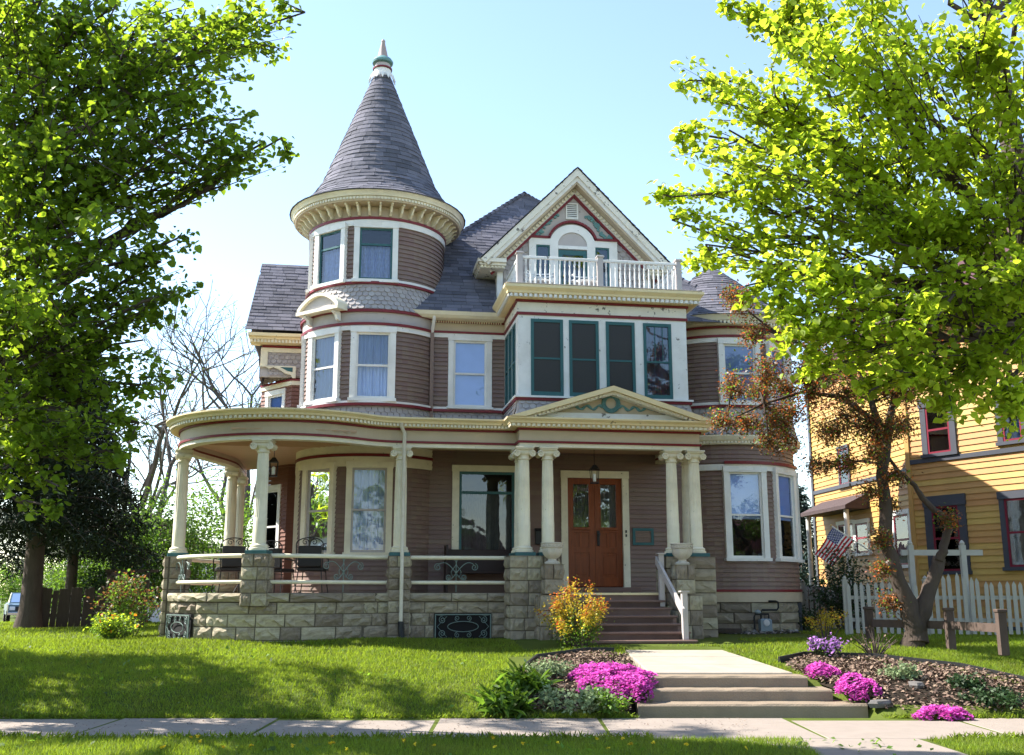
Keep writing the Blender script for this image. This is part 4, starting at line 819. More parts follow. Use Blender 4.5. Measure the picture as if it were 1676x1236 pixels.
# ---- rock-faced stone
def rock(seed):
    rd = random.Random(seed); m = MB(); nx_, nz_ = 6, 3; V = []; Fc = []
    for j in range(nz_ + 1):
        for i in range(nx_ + 1):
            ed = min(i, nx_ - i, 1) * min(j, nz_ - j, 1); x = i / nx_ - .5; z = j / nz_
            if ed: x += rd.uniform(-.05, .05); z += rd.uniform(-.08, .08)
            V.append((x, -(rd.uniform(.010, .062) if ed else rd.uniform(0, .007)), z))
    k = len(V); W = nx_ + 1
    for j in range(nz_):
        for i in range(nx_):
            a = j * W + i; q = (a, a + 1, a + W + 1, a + W); Fc += [(q[0], q[1], q[2]), (q[0], q[2], q[3])] if rd.random() < .5 else [(q[0], q[1], q[3]), (q[1], q[2], q[3])]
    V += [(-.5, .09, 0), (.5, .09, 0), (.5, .09, 1), (-.5, .09, 1)]; tl, br_, bl, tr = nz_ * W, nx_, 0, nz_ * W + nx_
    Fc += [tuple(range(0, W)) + (k + 1, k), (tuple(range(nz_ * W, nz_ * W + W)) + (k + 2, k + 3))[::-1], (k, k + 3) + tuple(j * W for j in range(nz_, -1, -1)), tuple(j * W + nx_ for j in range(nz_ + 1)) + (k + 2, k + 1)]
    return m.add(V, Fc)
ROCKS = {mn: [rock(i).mesh('stone_block', mn) for i in range(8)] for mn in ('stone', 'stone_grey')}
def block(parent, u, v, z, ang, L_, h, mn='stone', dep=1.0):
    o = obj('stone_block', RND.choice(ROCKS[mn]), parent, (u, v, z), ang); sx = RND.choice((-1, 1)) ; o.scale = (L_, dep, h)
    if sx < 0: o.scale = (L_, dep, h)
    return o
GAP = .018
def course(parent, path, s0, s1, off, z, h, mn, lo=.30, hi=.68, skip=(), rd=RND):
    s = s0
    while s < s1 - .02:
        l = rd.uniform(lo, hi); e = s + l
        if s1 - e < lo * .6: e = s1
        for (a, b, za, zb) in skip:
            if z + h > za + .02 and z < zb - .02:
                if s < a < e: e = a
                if a <= s < b: s = e = b
        if e - s > .06:
            p = path.at((s + e) / 2, off); A = path.at(s, off); B = path.at(e, off); d_ = B - A
            block(parent, p.x, p.y, z + GAP / 2, math.atan2(d_.y, d_.x), max(.04, d_.length - GAP), h - GAP, mn)
        s = e
# porch foundation wall follows the porch edge up to the entry pier
def near_s(path, u, v):
    best = min(range(400), key=lambda i: (path.at(path.L * i / 399) - Vector((u, v))).length); return path.L * best / 399
FND = part(sweep(MB(), ring_path, [(-.25, .45), (.085, .45), (.085, 1.47), (-.25, 1.47)]), 'porch_foundation', 'mortar')
s_c300 = near_s(ring_path, *C300); s_c430 = near_s(ring_path, *C430); s_655 = near_s(ring_path, -2.28, 0)
g2a, g2b = near_s(ring_path, -1.58, 0), near_s(ring_path, -.42, 0)
g1a, g1b = s_c300 + .40, s_c300 + 1.38
skip = [(g1a, g1b, .5, 1.255), (g2a, g2b, .5, 1.255)]
s_start = s_c300 - .9
for z, h in ((.48, .30), (.78, .24), (1.02, .235), (1.255, .215)):
    course(FND, ring_path, s_start, ring_path.L - .1, .09, z, h, 'stone', skip=skip)
cap = part(sweep(MB(), ring_path, [(-.20, 1.475), (.12, 1.475), (.12, 1.645), (-.20, 1.645)]), 'foundation_cap', 'mortar')
course(cap, ring_path, s_start, ring_path.L - .1, .135, 1.475, .172, 'stone', .7, 1.1)
# openings with scrolled iron grilles
def spiral(m, cx, cz, r0, turns, a0, sg, y, th):
    pts = []; n = int(14 * turns)
    for i in range(n + 1):
        t = i / n; a = a0 + sg * t * turns * 2 * math.pi; r = r0 * (1 - .82 * t); pts.append((cx + r * math.cos(a), y, cz + r * math.sin(a)))
    m.tube(pts, th, 5)
def grille(path, a, b, off):
    p = path.at((a + b) / 2, off); A = path.at(a, off); B = path.at(b, off); d_ = B - A; w_ = d_.length; ang = math.atan2(d_.y, d_.x); z0, z1 = .74, 1.245; hz = (z0 + z1) / 2
    bx = MB().box(-w_ / 2, w_ / 2, -.005, .005, .5, 1.25); part(bx, 'dark_vent_backing', 'dark_room', loc=(p.x, p.y, 0), rz=ang)  # near-black sheet painted as the shaded hollow behind the grille
    m = MB()
    for x0, x1, za, zb in ((-w_ / 2 + .01, w_ / 2 - .01, z1 - .03, z1 - .01), (-w_ / 2 + .01, w_ / 2 - .01, z0, z0 + .02), (-w_ / 2 + .01, -w_ / 2 + .03, z0 + .02, z1 - .03), (w_ / 2 - .03, w_ / 2 - .01, z0 + .02, z1 - .03)): m.box(x0, x1, -.05, -.03, za, zb)
    m.tube([(w_ * .27 * math.cos(t * .3142), -.04, hz + .10 * math.sin(t * .3142)) for t in range(21)], .008, 5)
    for sx in (-1, 1):
        for sz in (-1, 1):
            spiral(m, sx * w_ * .36, hz + sz * .13, .075, 1.6, R(90) * sz, -sx * sz, -.04, .008); spiral(m, sx * w_ * .10, hz + sz * .16, .055, 1.4, R(-90) * sz, sx * sz, -.04, .007)
        m.tube([(sx * w_ * .45, -.04, z0 + .02), (sx * w_ * .28, -.04, hz - .2), (sx * w_ * .45, -.04, hz), (sx * w_ * .28, -.04, hz + .2), (sx * w_ * .45, -.04, z1 - .03)], .007, 5)
    part(m, 'vent_grille', 'iron_green', smooth=True, loc=(p.x, p.y, 0), rz=ang)
grille(ring_path, g1a, g1b, .095); grille(ring_path, g2a, g2b, .095)
# piers
def pier(u, v, hw, hv, z0, z1, ang=0.0, mn='stone', ch=.225, faces='flrb', capz=True):
    core = part(MB().box(-hw + .02, hw - .02, -hv + .02, hv - .02, z0, z1 - .005), 'stone_pier', 'mortar', loc=(u, v, 0), rz=ang)
    n = max(1, round((z1 - z0) / ch)); h = (z1 - z0) / n
    for k in range(n):
        z = z0 + k * h + GAP / 2
        for (f, L_, off, a) in (('f', 2 * hw, hv, 0), ('b', 2 * hw, hv, 180), ('l', 2 * hv, hw, -90), ('r', 2 * hv, hw, 90)):
            if f not in faces: continue
            inset = 0.0 if (f in 'fb') else .09; L2 = L_ - 2 * inset + .0
            cuts = [-L2 / 2, L2 / 2] if (L2 < .5 and (k % 2 == 0 or L2 < .38)) else [-L2 / 2, -L2 / 2 + L2 * RND.uniform(.36, .62), L2 / 2]
            for a0_, b0_ in zip(cuts, cuts[1:]):
                c_ = (a0_ + b0_) / 2; ca, sa = math.cos(R(a)), math.sin(R(a)); o = obj('stone_block', RND.choice(ROCKS[mn]), core, (c_ * ca + off * sa, c_ * sa - off * ca, z), R(a)); o.scale = (b0_ - a0_ - GAP * .7, .7, h - GAP)
    if capz: MB().box(-hw - .015, hw + .015, -hv - .015, hv + .015, z1 - .006, z1 + .0, .001).build('pier_cap', mn, core)
    return core
PZT = 2.36
pier(-2.28, -.02, .215, .215, .62, PZT); pier(C430[0], C430[1] , .25, .24, 1.40, PZT, R(-12)); pier(C300[0], C300[1], .24, .24, .62, PZT, R(-80)); pier(-6.05, 4.3, .22, .22, 1.2, PZT); pier(-6.05, 6.2, .22, .22, 1.2, PZT)
# entry piers with lower pedestals for the urns
pier(.17, -.40, .33, .36, .45, PZT, 0, 'stone_grey', .25); pier(.67, -.45, .165, .30, 1.4, PZT, 0, 'stone_grey', .25); pier(.645, -.95, .19, .19, 1.62, 2.19, 0, 'stone_grey', .285); pier(.60, -.92, .25, .30, .45, 1.60, 0, 'stone_grey', .29)
pier(3.52, -.40, .52, .36, .45, PZT, 0, 'stone_grey', .25); pier(3.28, -.95, .19, .19, 1.62, 2.19, 0, 'stone_grey', .285); pier(3.33, -.92, .25, .30, .45, 1.60, 0, 'stone_grey', .29)
sfp = Path([(3.98, -.05), (3.98, VW + .3)]); SFD = part(sweep(MB(), sfp, rect(-.2, .05, .4, 1.63)), 'side_foundation', 'mortar')
for z, h in ((.48, .27), (.75, .25), (1.0, .25), (1.25, .25)): course(SFD, sfp, 0, sfp.L, .06, z, h, 'stone_grey', .4, .7)
# bay foundation
bfp = Path(arc(BC, BR, -75, 140, 5)); BFD = part(sweep(MB(), bfp, rect(-.2, -.03, .4, 1.435)), 'bay_foundation', 'mortar')
bo_a, bo_b = BR * R(75 + 50), BR * R(75 + 80)
for z, h in ((.42, .30), (.72, .25), (.97, .235), (1.205, .225)): course(BFD, bfp, 0, bfp.L, -.025, z, h, 'stone_grey', .45, .85, skip=[(bo_a, bo_b, .45, 1.44)])
q = bfp.at((bo_a + bo_b) / 2, .0); part(MB().box(-.40, .40, -.02, .06, .5, 1.42), 'cellar_door', 'slate_trim', loc=(q.x, q.y, 0), rz=R(65))
# ---- pipe railings with iron scrollwork
def rails(path, a, b, off=0.0, scroll=None):
    m = MB(); n = max(2, int((b - a) / .12))
    for z in (1.845, 2.335): m.tube([(*path.at(a + (b - a) * i / n, off), z) for i in range(n + 1)], .042 if z > 2 else .038, 10)
    o = part(m, 'porch_railing', 'cream', smooth=True)
    if scroll:
        p = path.at(scroll, off); A = path.at(scroll - .1, off); B = path.at(scroll + .1, off); ang = math.atan2(B.y - A.y, B.x - A.x); s = MB()
        s.tube([(0, 0, 1.66), (0, 0, 2.30)], .009, 5)
        for sx in (-1, 1):
            s.tube([(sx * (.0 + .36 * t), 0, 2.03 + .21 * math.sin(t * 2.2)) for t in [i / 10 for i in range(11)]], .009, 5); spiral(s, sx * .37, 2.15, .075, 1.5, R(80), -sx, 0, .009)
            s.tube([(sx * (.16 * t), 0, 2.03 - .13 * math.sin(t * 1.6)) for t in [i / 8 for i in range(9)]], .009, 5); spiral(s, sx * .15, 1.95, .06, 1.4, R(-90), sx, 0, .009)
            s.tube([(sx * (.05 + .05 * math.sin(t * 6)), 0, 1.95 + .35 * t) for t in [i / 10 for i in range(11)]], .007, 5)
        s.lathe([(0, -.03), (.025, -.02), (.025, .02), (0, .03)], (0, 0, 2.05), 8); s.build('scroll_ornament', 'iron_green', o, True, (p.x, p.y, 0), ang)
rails(ring_path, s_c300 + .2, s_c430 - .22, 0, s_c300 + .62); rails(ring_path, s_c430 + .22, s_655 - .2, 0, (s_c430 + s_655) / 2 + .22); rails(ring_path, s_655 + .2, ring_path.L - .3, 0, near_s(ring_path, -1.12, 0)); rails(ring_path, near_s(ring_path, -6.05, 4.1), s_c300 - .2, 0)
# ---- wooden stair
NR = 7; rise = (1.648 - .655) / NR; tread = .285; v0 = PVF - .12
ST = part(MB().poly([(v0 + .05, .4), (v0 + .05, 1.60)] + [q for k in range(NR) for q in ((v0 - k * tread, 1.60 - k * rise), (v0 - k * tread, 1.60 - (k + 1) * rise))][1:] + [(v0 - (NR - 1) * tread, .4)], .92, 2.90, 'yz'), 'stair_carriage', 'step_paint')
for k in range(NR):
    zt = 1.648 - k * rise; w0 = .92 - .035 * k; w1 = 2.90 + .03 * k; vv = v0 - k * tread
    if k: MB().box(w0, w1, vv - .035, vv + tread + .01, zt - .04, zt, .008).build('tread', 'step_paint', ST)
    MB().box(w0 + .02, w1 - .02, vv, vv + .02, zt - rise + .0, zt - .041).build('riser', 'step_paint', ST)
part(MB().box(.92, 2.90, v0 - .035, v0 + .10, 1.60, 1.648, .006), 'porch_edge_board', 'butter')
hr = part(MB().box(2.83, 2.93, -.86, -.76, 1.38, 2.40).box(2.80, 2.96, -.89, -.73, 2.40, 2.425), 'handrail_post', 'taupe'); 
part(MB().box(2.87, 2.97, -2.13, -2.03, .80, 1.66).box(2.84, 3.0, -2.16, -2.0, 1.66, 1.685), 'handrail_post', 'taupe')
a_, b_ = Vector((2.80, -.70, 2.30)), Vector((2.84, -2.20, 1.30))
part(MB().add([(x + dx, y, z + dz) for (x, y, z) in (a_, b_) for dx, dz in ((0, -.10), (.05, -.10), (.05, .06), (0, .06))] , [(0, 1, 2, 3), (7, 6, 5, 4), (0, 4, 5, 1), (1, 5, 6, 2), (2, 6, 7, 3), (3, 7, 4, 0)]), 'handrail', 'taupe')
# ---- gutters and downspouts
ds = MB(); q = PP.at(s_655 + .05, .43); ds.tube([(-2.31, -.36, 5.0), (-2.31, -.34, 4.94), (-2.24, -.26, 4.80), (-2.24, -.25, 2.40), (-2.24, -.30, 2.32), (-2.24, -.31, 1.0)], .038, 8); part(ds, 'downspout', 'pipe_white', smooth=True)
part(MB().tube([(-2.24, -.31, 1.10), (-2.24, -.32, .95), (-2.20, -.38, .72), (-2.1, -.55, .62)], [.055, .058, .06, .06], 8), 'downspout_boot', 'plastic_black', smooth=True)
part(MB().tube([(-1.53, VW - .34, 7.78), (-1.53, VW - .30, 7.68), (-1.55, VW - .09, 7.46)], .038, 8), 'downspout_neck', 'white_trim', smooth=True); part(MB().box(-1.59, -1.51, VW - .12, VW - .05, 5.2, 7.45, .012), 'downspout', 'siding')
# ================================================================== things on the porch and balcony
def place(name, u, v, z, rz, label, cat, group=None): o = empty(name, H2W(u, v, z), TH + rz, label=label, cat=cat, group=group); return o
def urn(u, v, label):
    o = place('stone_urn', u, v, 2.192, 0, label, 'urn', 'weathered urns beside the porch stairs')
    MB().lathe([(0, 0), (.14, 0), (.15, .03), (.12, .055), (.085, .075), (.08, .10), (.10, .115)], n=20).build('urn_foot', 'urn_stone', o, True)
    m = MB(); rd = random.Random(3); pr = [(.10, .112), (.15, .15), (.19, .21), (.20, .27), (.195, .31)]; n = 32; V = []; Fc = []
    for j, (r, z) in enumerate(pr):
        for i in range(n): a = 2 * math.pi * i / n; rr = r * (1 + .05 * math.sin(8 * a) * (j > 0) + rd.uniform(-.02, .02)); V.append((rr * math.sin(a), -rr * math.cos(a), z))
    for j in range(len(pr) - 1):
        for i in range(n): p = j * n + i; q_ = j * n + (i + 1) % n; Fc.append((p, q_, q_ + n, p + n))
    m.add(V, Fc).build('urn_bowl', 'urn_stone', o, True)
    rim = MB().lathe([(.195, .305), (.215, .315), (.22, .33), (.21, .335), (.21, .385), (.225, .395), (.225, .415), (.18, .415), (.16, .30), (0, .29)], n=28); rm = rim.build('urn_rim', 'urn_stone', o, True)
    for k in range(18):
        a = 2 * math.pi * k / 18; MB().box(-.022, .022, -.225, -.205, .338, .382, .006).build('rim_block', 'urn_stone', rm, rz=a)
urn(.645, -.95, 'weathered stone urn on the pedestal left of the front stairs'); urn(3.28, -.95, 'weathered stone urn on the pedestal right of the stairs, behind the handrail')
def lantern(u, v, z0, ztop, label):
    o = place('hanging_lantern', u, v, z0, 0, label, 'lantern', 'lanterns hung from the porch ceiling')
    fr = MB(); h = .28
    for sx in (-1, 1):
        for sy in (-1, 1): fr.tube([(sx * .065, sy * .065, 0), (sx * .08, sy * .08, h)], .008, 5)
    fr.box(-.08, .08, -.08, .08, -.015, .005); fr.add([(-.1, -.1, h), (.1, -.1, h), (.1, .1, h), (-.1, .1, h), (-.03, -.03, h + .1), (.03, -.03, h + .1), (.03, .03, h + .1), (-.03, .03, h + .1)], [(0, 1, 5, 4), (1, 2, 6, 5), (2, 3, 7, 6), (3, 0, 4, 7), (4, 5, 6, 7), (3, 2, 1, 0)]); fr.build('lantern_frame', 'iron', o)
    MB().tube([(0, 0, h + .09), (0, 0, ztop - z0)], .007, 5).build('chain', 'iron', o); MB().lathe([(0, 0), (.035, .01), (.035, .16), (0, .18)], (0, 0, .02), 12).build('bulb', 'lamp_glow', o, True)
lantern(1.83, .35, 3.93, 4.76, 'dark metal lantern hanging in front of the double front doors'); lantern(-4.86, .7, 4.0, 4.76, 'dark metal lantern hanging under the round corner of the porch')
def patio_chair(u, v, rz, label):
    o = place('patio_chair', u, v, 1.649, rz, label, 'chair', 'black iron patio chairs on the porch')
    MB().box(-.25, .25, -.25, .25, .42, .50, .02).build('seat_cushion', 'iron', o); MB().box(-.23, .23, .22, .29, .50, .92, .02).build('back_cushion', 'iron', o)
    f = MB()
    f.tube([(-.26, .27, .45), (-.27, .30, .95)] + [(-.27 * math.cos(t * .314), .31, .95 + .13 * math.sin(t * .314)) for t in range(1, 10)] + [(.27, .30, .95), (.26, .27, .45)], .012, 6); spiral(f, -.09, .99, .07, 1.3, 0, 1, .31, .008); spiral(f, .09, .99, .07, 1.3, math.pi, -1, .31, .008); f.build('back_frame', 'iron', o, True)
    for sx in (-1, 1):
        MB().tube([(sx * .27, .28, .70), (sx * .29, 0, .68), (sx * .28, -.24, .66), (sx * .27, -.26, .43)], .013, 6).build('armrest', 'iron', o, True)
        for sy in (-1, 1): MB().tube([(sx * .23, sy * .22, .43), (sx * .25, sy * .26, .2), (sx * .28, sy * .30, 0)], .011, 6).build('leg', 'iron', o, True)
    return o
patio_chair(-4.0, .55, R(170), 'black cushioned iron chair right of the middle stone pier'); patio_chair(-5.65, .9, R(200), 'black cushioned iron chair left of the middle stone pier'); patio_chair(-4.75, 1.9, R(150), 'black iron chair at the back of the porch behind the stone pier')
tb = place('patio_table', -5.35, 2.3, 1.649, 0, 'round iron patio table among the porch chairs', 'table'); MB().lathe([(0, .70), (.45, .70), (.46, .715), (.45, .73), (0, .73)], n=28).build('tabletop', 'iron', tb, True)
for k in range(4): a = k * math.pi / 2 + .4; MB().tube([(.1 * math.cos(a), .1 * math.sin(a), .70), (.16 * math.cos(a), .16 * math.sin(a), .35), (.36 * math.cos(a), .36 * math.sin(a), 0)], .014, 6).build('leg', 'iron', tb, True)
bn = place('porch_bench', -.45, 1.42, 1.649, 0, 'dark wooden bench under the large parlour window', 'bench')
MB().box(-.75, .75, -.25, .22, .40, .44, .006).build('seat', 'bench_wood', bn); MB().box(-.75, .75, .20, .24, .44, .92, .006).build('backrest', 'bench_wood', bn); MB().box(-.78, -.74, -.27, .25, 0, 1.0, .008).build('end_panel', 'bench_wood', bn); MB().box(.74, .78, -.27, .25, 0, 1.0, .008).build('end_panel', 'bench_wood', bn)
def wicker(u, v, label, w_=.30, h=.42):
    o = place('wicker_chair', u, v, 8.086, 0, label, 'chair', 'white chairs on the balcony'); 
    MB().lathe([(.0, .30), (w_, .30), (w_ * 1.02, .34), (0, .35)], n=20).build('seat', 'wicker_white', o, True)
    bk_ = MB()
    for z, rr in ((.36, 1.0), (.5, 1.08), (h + .15, 1.12)): bk_.tube([(w_ * rr * math.cos(t * .1745), w_ * rr * math.sin(t * .1745), z + .06 * math.sin(t * .1745)) for t in range(-3, 22)], .018, 6)
    for t in range(-2, 21, 2): bk_.tube([(w_ * math.cos(t * .1745), w_ * math.sin(t * .1745), .34), (w_ * 1.12 * math.cos(t * .1745), w_ * 1.12 * math.sin(t * .1745), h + .15 + .06 * math.sin(t * .1745))], .009, 5)
    bk_.build('backrest', 'wicker_white', o, True)
    for k in range(4): a = k * math.pi / 2 + .785; MB().tube([(w_ * .8 * math.cos(a), w_ * .8 * math.sin(a), .31), (w_ * .9 * math.cos(a), w_ * .9 * math.sin(a), 0)], .016, 6).build('leg', 'wicker_white', o, True)
wicker(.75, .75, 'white wicker chair on the balcony left of the balcony door'); wicker(1.75, .62, 'low white wicker seat on the balcony in front of the door', .28, .22)
# gas meter on the bay wall
gm_ = place('gas_meter', 5.95, 1.50, .72, 0, 'grey gas meter with black pipes at the right bay foundation', 'meter')
MB().box(-.13, .13, -.10, .06, .06, .36, .03).build('meter_body', 'meter_grey', gm_); MB().lathe([(0, -.13), (.07, -.12), (.075, -.09), (.075, -.08)], (0, 0, .27), 16, axis='y').build('dial', 'flag_white', gm_, True)
MB().tube([(-.09, -.02, .34), (-.09, -.02, .50), (-.05, -.02, .55), (.30, .0, .55), (.34, .0, .60), (.34, .0, .72), (.30, .04, .74), (.2, .22, .74)], .022, 7).tube([(.09, -.02, .34), (.09, -.02, .46), (-.22, -.02, .46), (-.25, -.02, .4), (-.25, -.02, -.1)], .022, 7).build('pipe', 'plastic_black', gm_, True); MB().lathe([(0, 0), (.07, .01), (.075, .04), (.03, .08), (0, .09)], (-.16, -.02, .47), 12).build('regulator', 'meter_grey', gm_, True)
# ================================================================== vegetation tools
def rotmats(n, rs, up=.6, droop=.5):
    nz = rs.normal(size=(n, 3)); nz[:, 2] = np.abs(nz[:, 2]) + up; nz /= np.linalg.norm(nz, axis=1, keepdims=True)
    t = rs.normal(size=(n, 3)); t[:, 2] -= droop; y = t - nz * np.sum(t * nz, 1, keepdims=True); y /= np.linalg.norm(y, axis=1, keepdims=True) + 1e-9
    x = np.cross(y, nz); return np.stack([x, y, nz], -1)
LEAF = {
 'heart': (np.array([(0, 0, 0), (0, .5, -.04), (0, 1, -.16), (-.30, .02, .05), (-.46, .32, .10), (-.28, .72, .0), (.30, .02, .05), (.46, .32, .10), (.28, .72, .0)], float), [(4, [(0, 1, 4, 3), (1, 2, 5, 4), (0, 6, 7, 1), (1, 7, 8, 2)])]),
 'diamond': (np.array([(0, 0, 0), (-.3, .45, .06), (0, 1, -.05), (.3, .45, .06)], float), [(4, [(0, 3, 2, 1)])]),
 'blade': (np.array([(-.09, 0, 0), (.09, 0, 0), (.07, .6, .05), (0, 1, -.1), (-.07, .6, .05)], float), [(5, [(0, 1, 2, 3, 4)])]),
 'petal': (np.array([(0, 0, 0), (-.5, .3, 0), (-.35, .85, .05), (.35, .85, .05), (.5, .3, 0)], float), [(5, [(0, 4, 3, 2, 1)])]),
}
def leafmesh(name, P, size, shape, m, rs, up=.6, droop=.5, Rm=None):
    T, fl = LEAF[shape]; n = len(P); Rm = rotmats(n, rs, up, droop) if Rm is None else Rm; s = (size * rs.uniform(.6, 1.25, n))[:, None, None] if np.isscalar(size) else size[:, None, None]
    V = np.einsum('nij,kj->nki', Rm, T) * s + P[:, None, :]; k = len(T); out = []
    for c, f in fl: a = np.array(f); out.append((c, (a[None] + (np.arange(n) * k)[:, None, None]).reshape(-1, c)))
    return npmesh(name, V.reshape(-1, 3), out, m)
def pxy(P):            # world points -> photo pixels and depth
    z = P[:, 2] - EYE; d = P[:, 1] * math.cos(PITCH) + z * math.sin(PITCH); u = -P[:, 1] * math.sin(PITCH) + z * math.cos(PITCH)
    return 838 + F * P[:, 0] / d, 618 - F * u / d, d
def tree(name, label, trunk, lobes, leafm, barkm, size, per, seed, shape='heart', big=0, twk=16, group=None, limb_r=.35, up=.6, cat='tree', spread=.09, minatt=.25):
    rs = np.random.RandomState(seed); base = Vector(trunk[0][:3]); o = empty(name, base, label=label, cat=cat, group=group)
    tp = [Vector(t[:3]) - base for t in trunk]; tr = [t[3] for t in trunk]
    tm = MB(); pts = []; rr = []
    for i in range(len(tp) - 1):
        for k in range(4): t = k / 4; pts.append(tp[i].lerp(tp[i + 1], t) + Vector(rs.normal(size=3) * tr[i] * .10)); rr.append(tr[i] + (tr[i + 1] - tr[i]) * t)
    pts.append(tp[-1]); rr.append(tr[-1]); rr[0] *= 1.35
    tm.tube(pts, rr, 12); tm.build('trunk', barkm, o, True)
    bm_ = MB(); LP = []
    for (c, r) in lobes:
        c = Vector(c) - base; hd = math.hypot(c.x - pts[0].x, c.y - pts[0].y)
        cand = [i for i in range(len(pts)) if i / len(pts) > minatt]; zt = c.z - .45 * hd
        i = min(cand, key=lambda i: abs(pts[i].z - zt) + .25 * (pts[i] - c).length); a = pts[i]; L_ = (c - a).length
        b = a.lerp(c, .5) + Vector((rs.normal() * .06 * L_, rs.normal() * .06 * L_, .10 * L_)); n = 9; lp = []
        for k in range(n + 1): t = k / n; lp.append(a * (1 - t) ** 2 + b * 2 * t * (1 - t) + c * t * t + Vector(rs.normal(size=3) * .02 * L_ * (t > 0)))
        r0 = min(rr[i] * limb_r, .008 * L_ + .012); bm_.tube(lp, [r0 * (1 - t / n) + .012 for t in range(n + 1)], 6, False)
        nt_ = max(4, int(twk * r * r + 4))
        for q in range(nt_):
            dvec = rs.normal(size=3); dvec /= np.linalg.norm(dvec); dvec *= r * rs.uniform(.35, 1.0) ** .7; dvec[2] *= .75
            s_ = lp[rs.randint(n // 2, n + 1)]; e_ = c + Vector(dvec); mid_ = s_.lerp(e_, .55) + Vector(rs.normal(size=3) * .07 * r) + Vector((0, 0, .05 * r)); bm_.tube([s_, mid_, e_], [.014, .009, .003], 4, False)
            nl = int(per * rs.uniform(.6, 1.4)); t = rs.uniform(.2, 1.05, nl); A_, B_, C_ = np.array(s_), np.array(mid_), np.array(e_)
            LP.append(((1 - t) ** 2)[:, None] * A_ + (2 * t * (1 - t))[:, None] * B_ + (t * t)[:, None] * C_ + rs.normal(size=(nl, 3)) * spread * (.5 + r * .5))
    bm_.build('branches', barkm, o, False, kind='stuff')
    P = np.concatenate(LP); n = len(P); Rm = rotmats(n, rs, up); sz = size * rs.uniform(.45, 1.35, n)
    sel = np.zeros(n, bool)
    if big:
        x, y, d_ = pxy(P + np.array(base)); ok = np.where((x > 0) & (x < 1676) & (y > 0) & (y < 1236))[0]; sel[ok[np.argsort(-sz[ok] / d_[ok])[:big]]] = True
        lm_ = leafmesh('leaf', np.zeros((1, 3)), np.array([1.0]), shape, leafm, rs, Rm=np.eye(3)[None])
        for i in np.where(sel)[0]:
            l = bpy.data.objects.new('leaf', lm_); COL.objects.link(l); l.parent = o; Mx = Matrix(Rm[i].tolist()).to_4x4() @ Matrix.Scale(float(sz[i]), 4); Mx.translation = P[i].tolist(); l.matrix_local = Mx
    obj('foliage', leafmesh('foliage', P[~sel], sz[~sel], shape, leafm, rs, Rm=Rm[~sel]), o, kind='stuff')
    return o
def shrub(name, label, cat, base, rx, h, specs, seed, stems=14, stemm='bark', group=None, flat=.0, lean=(0, 0), ry=None, open_=.25):
    """specs: (part name, material, count, leaf size, shape, t0, t1, spread)"""
    rs = np.random.RandomState(seed); b = Vector(base); o = empty(name, b, label=label, cat=cat, group=group); ry = ry or rx; sm = MB(); S = []
    for k in range(stems):
        a = rs.uniform(0, 6.283); q = math.sqrt(rs.uniform(.02, 1)); top = np.array([rx * q * math.cos(a) + lean[0], ry * q * math.sin(a) + lean[1], h * (1 - flat * q * q) * rs.uniform(.65, 1.0) * math.sqrt(max(.1, 1 - .75 * q * q))])
        st = np.array([rx * open_ * q * math.cos(a), ry * open_ * q * math.sin(a), -.04]); md = st + (top - st) * .5 + np.array([0, 0, h * .06]) + rs.normal(size=3) * .04 * rx; S.append((st, md, top)); sm.tube([st, md, top], [.012, .008, .003], 4, False)
    if stemm: sm.build('stems', stemm, o, False, kind='stuff')
    for (pn, m, n, size, shape, t0, t1, spr) in specs:
        i = rs.randint(0, stems, n); A_ = np.array([S[j][0] for j in i]); B_ = np.array([S[j][1] for j in i]); C_ = np.array([S[j][2] for j in i]); t = rs.uniform(t0, t1, n)[:, None]
        P = (1 - t) ** 2 * A_ + 2 * t * (1 - t) * B_ + t * t * C_ + rs.normal(size=(n, 3)) * spr; P[:, 2] = np.maximum(P[:, 2], .01)
        obj(pn, leafmesh(pn, P, size, shape, m, rs, .5, .1), o, kind='stuff')
    return o
def G3(px, py, z): q = atZ(px, py, z); return (q.x, q.y, float(gz(q.x, q.y)))
def LB(L_): return [(atY(x, y, d), r) for (x, y, d, r) in L_]
# ---- big linden on the left (trunk just outside the picture)
rs_ = np.random.RandomState(2)
L1 = LB([(435, 55, 13, .5), (395, 95, 13.3, .42), (180, 15, 12.6, .8), (290, 15, 12.8, .7), (385, 25, 13, .5), (70, 0, 12.6, .9), (440, 240, 13, .35), (390, 270, 13.2, .35), (320, 195, 12.8, .5), (215, 150, 12.4, .8), (70, 140, 12.4, .9), (300, 400, 13, .35), (180, 300, 12.8, .8), (60, 310, 12.6, .9), (160, 550, 13, .6), (250, 510, 13, .4), (440, 20, 13, .3), (340, 60, 12.5, .8), (240, 80, 12, 1.0), (120, 60, 12.5, 1.1), (20, 60, 13, 1.1), (415, 235, 13, .42), (345, 235, 13, .65), (370, 190, 13, .4), (310, 140, 13, .5),
   (250, 230, 12.5, .85), (140, 220, 12, 1.0), (30, 230, 12.5, 1.0), (290, 300, 13.5, .45), (230, 370, 13, .65), (120, 370, 12, 1.0), (20, 380, 12.5, 1.0), (265, 430, 13, .45), (300, 475, 12.5, .22), (200, 480, 13, .75), (90, 500, 12, .9),
   (10, 520, 13, .9), (225, 560, 13, .55), (245, 620, 13, .35), (150, 610, 13, .75), (50, 640, 12.5, .8), (225, 690, 13.5, .45), (150, 715, 13.5, .55), (60, 730, 13, .6), (90, 790, 13, .3), (72, 835, 13, .2), (10, 770, 13, .5), (200, 745, 13.5, .25)])
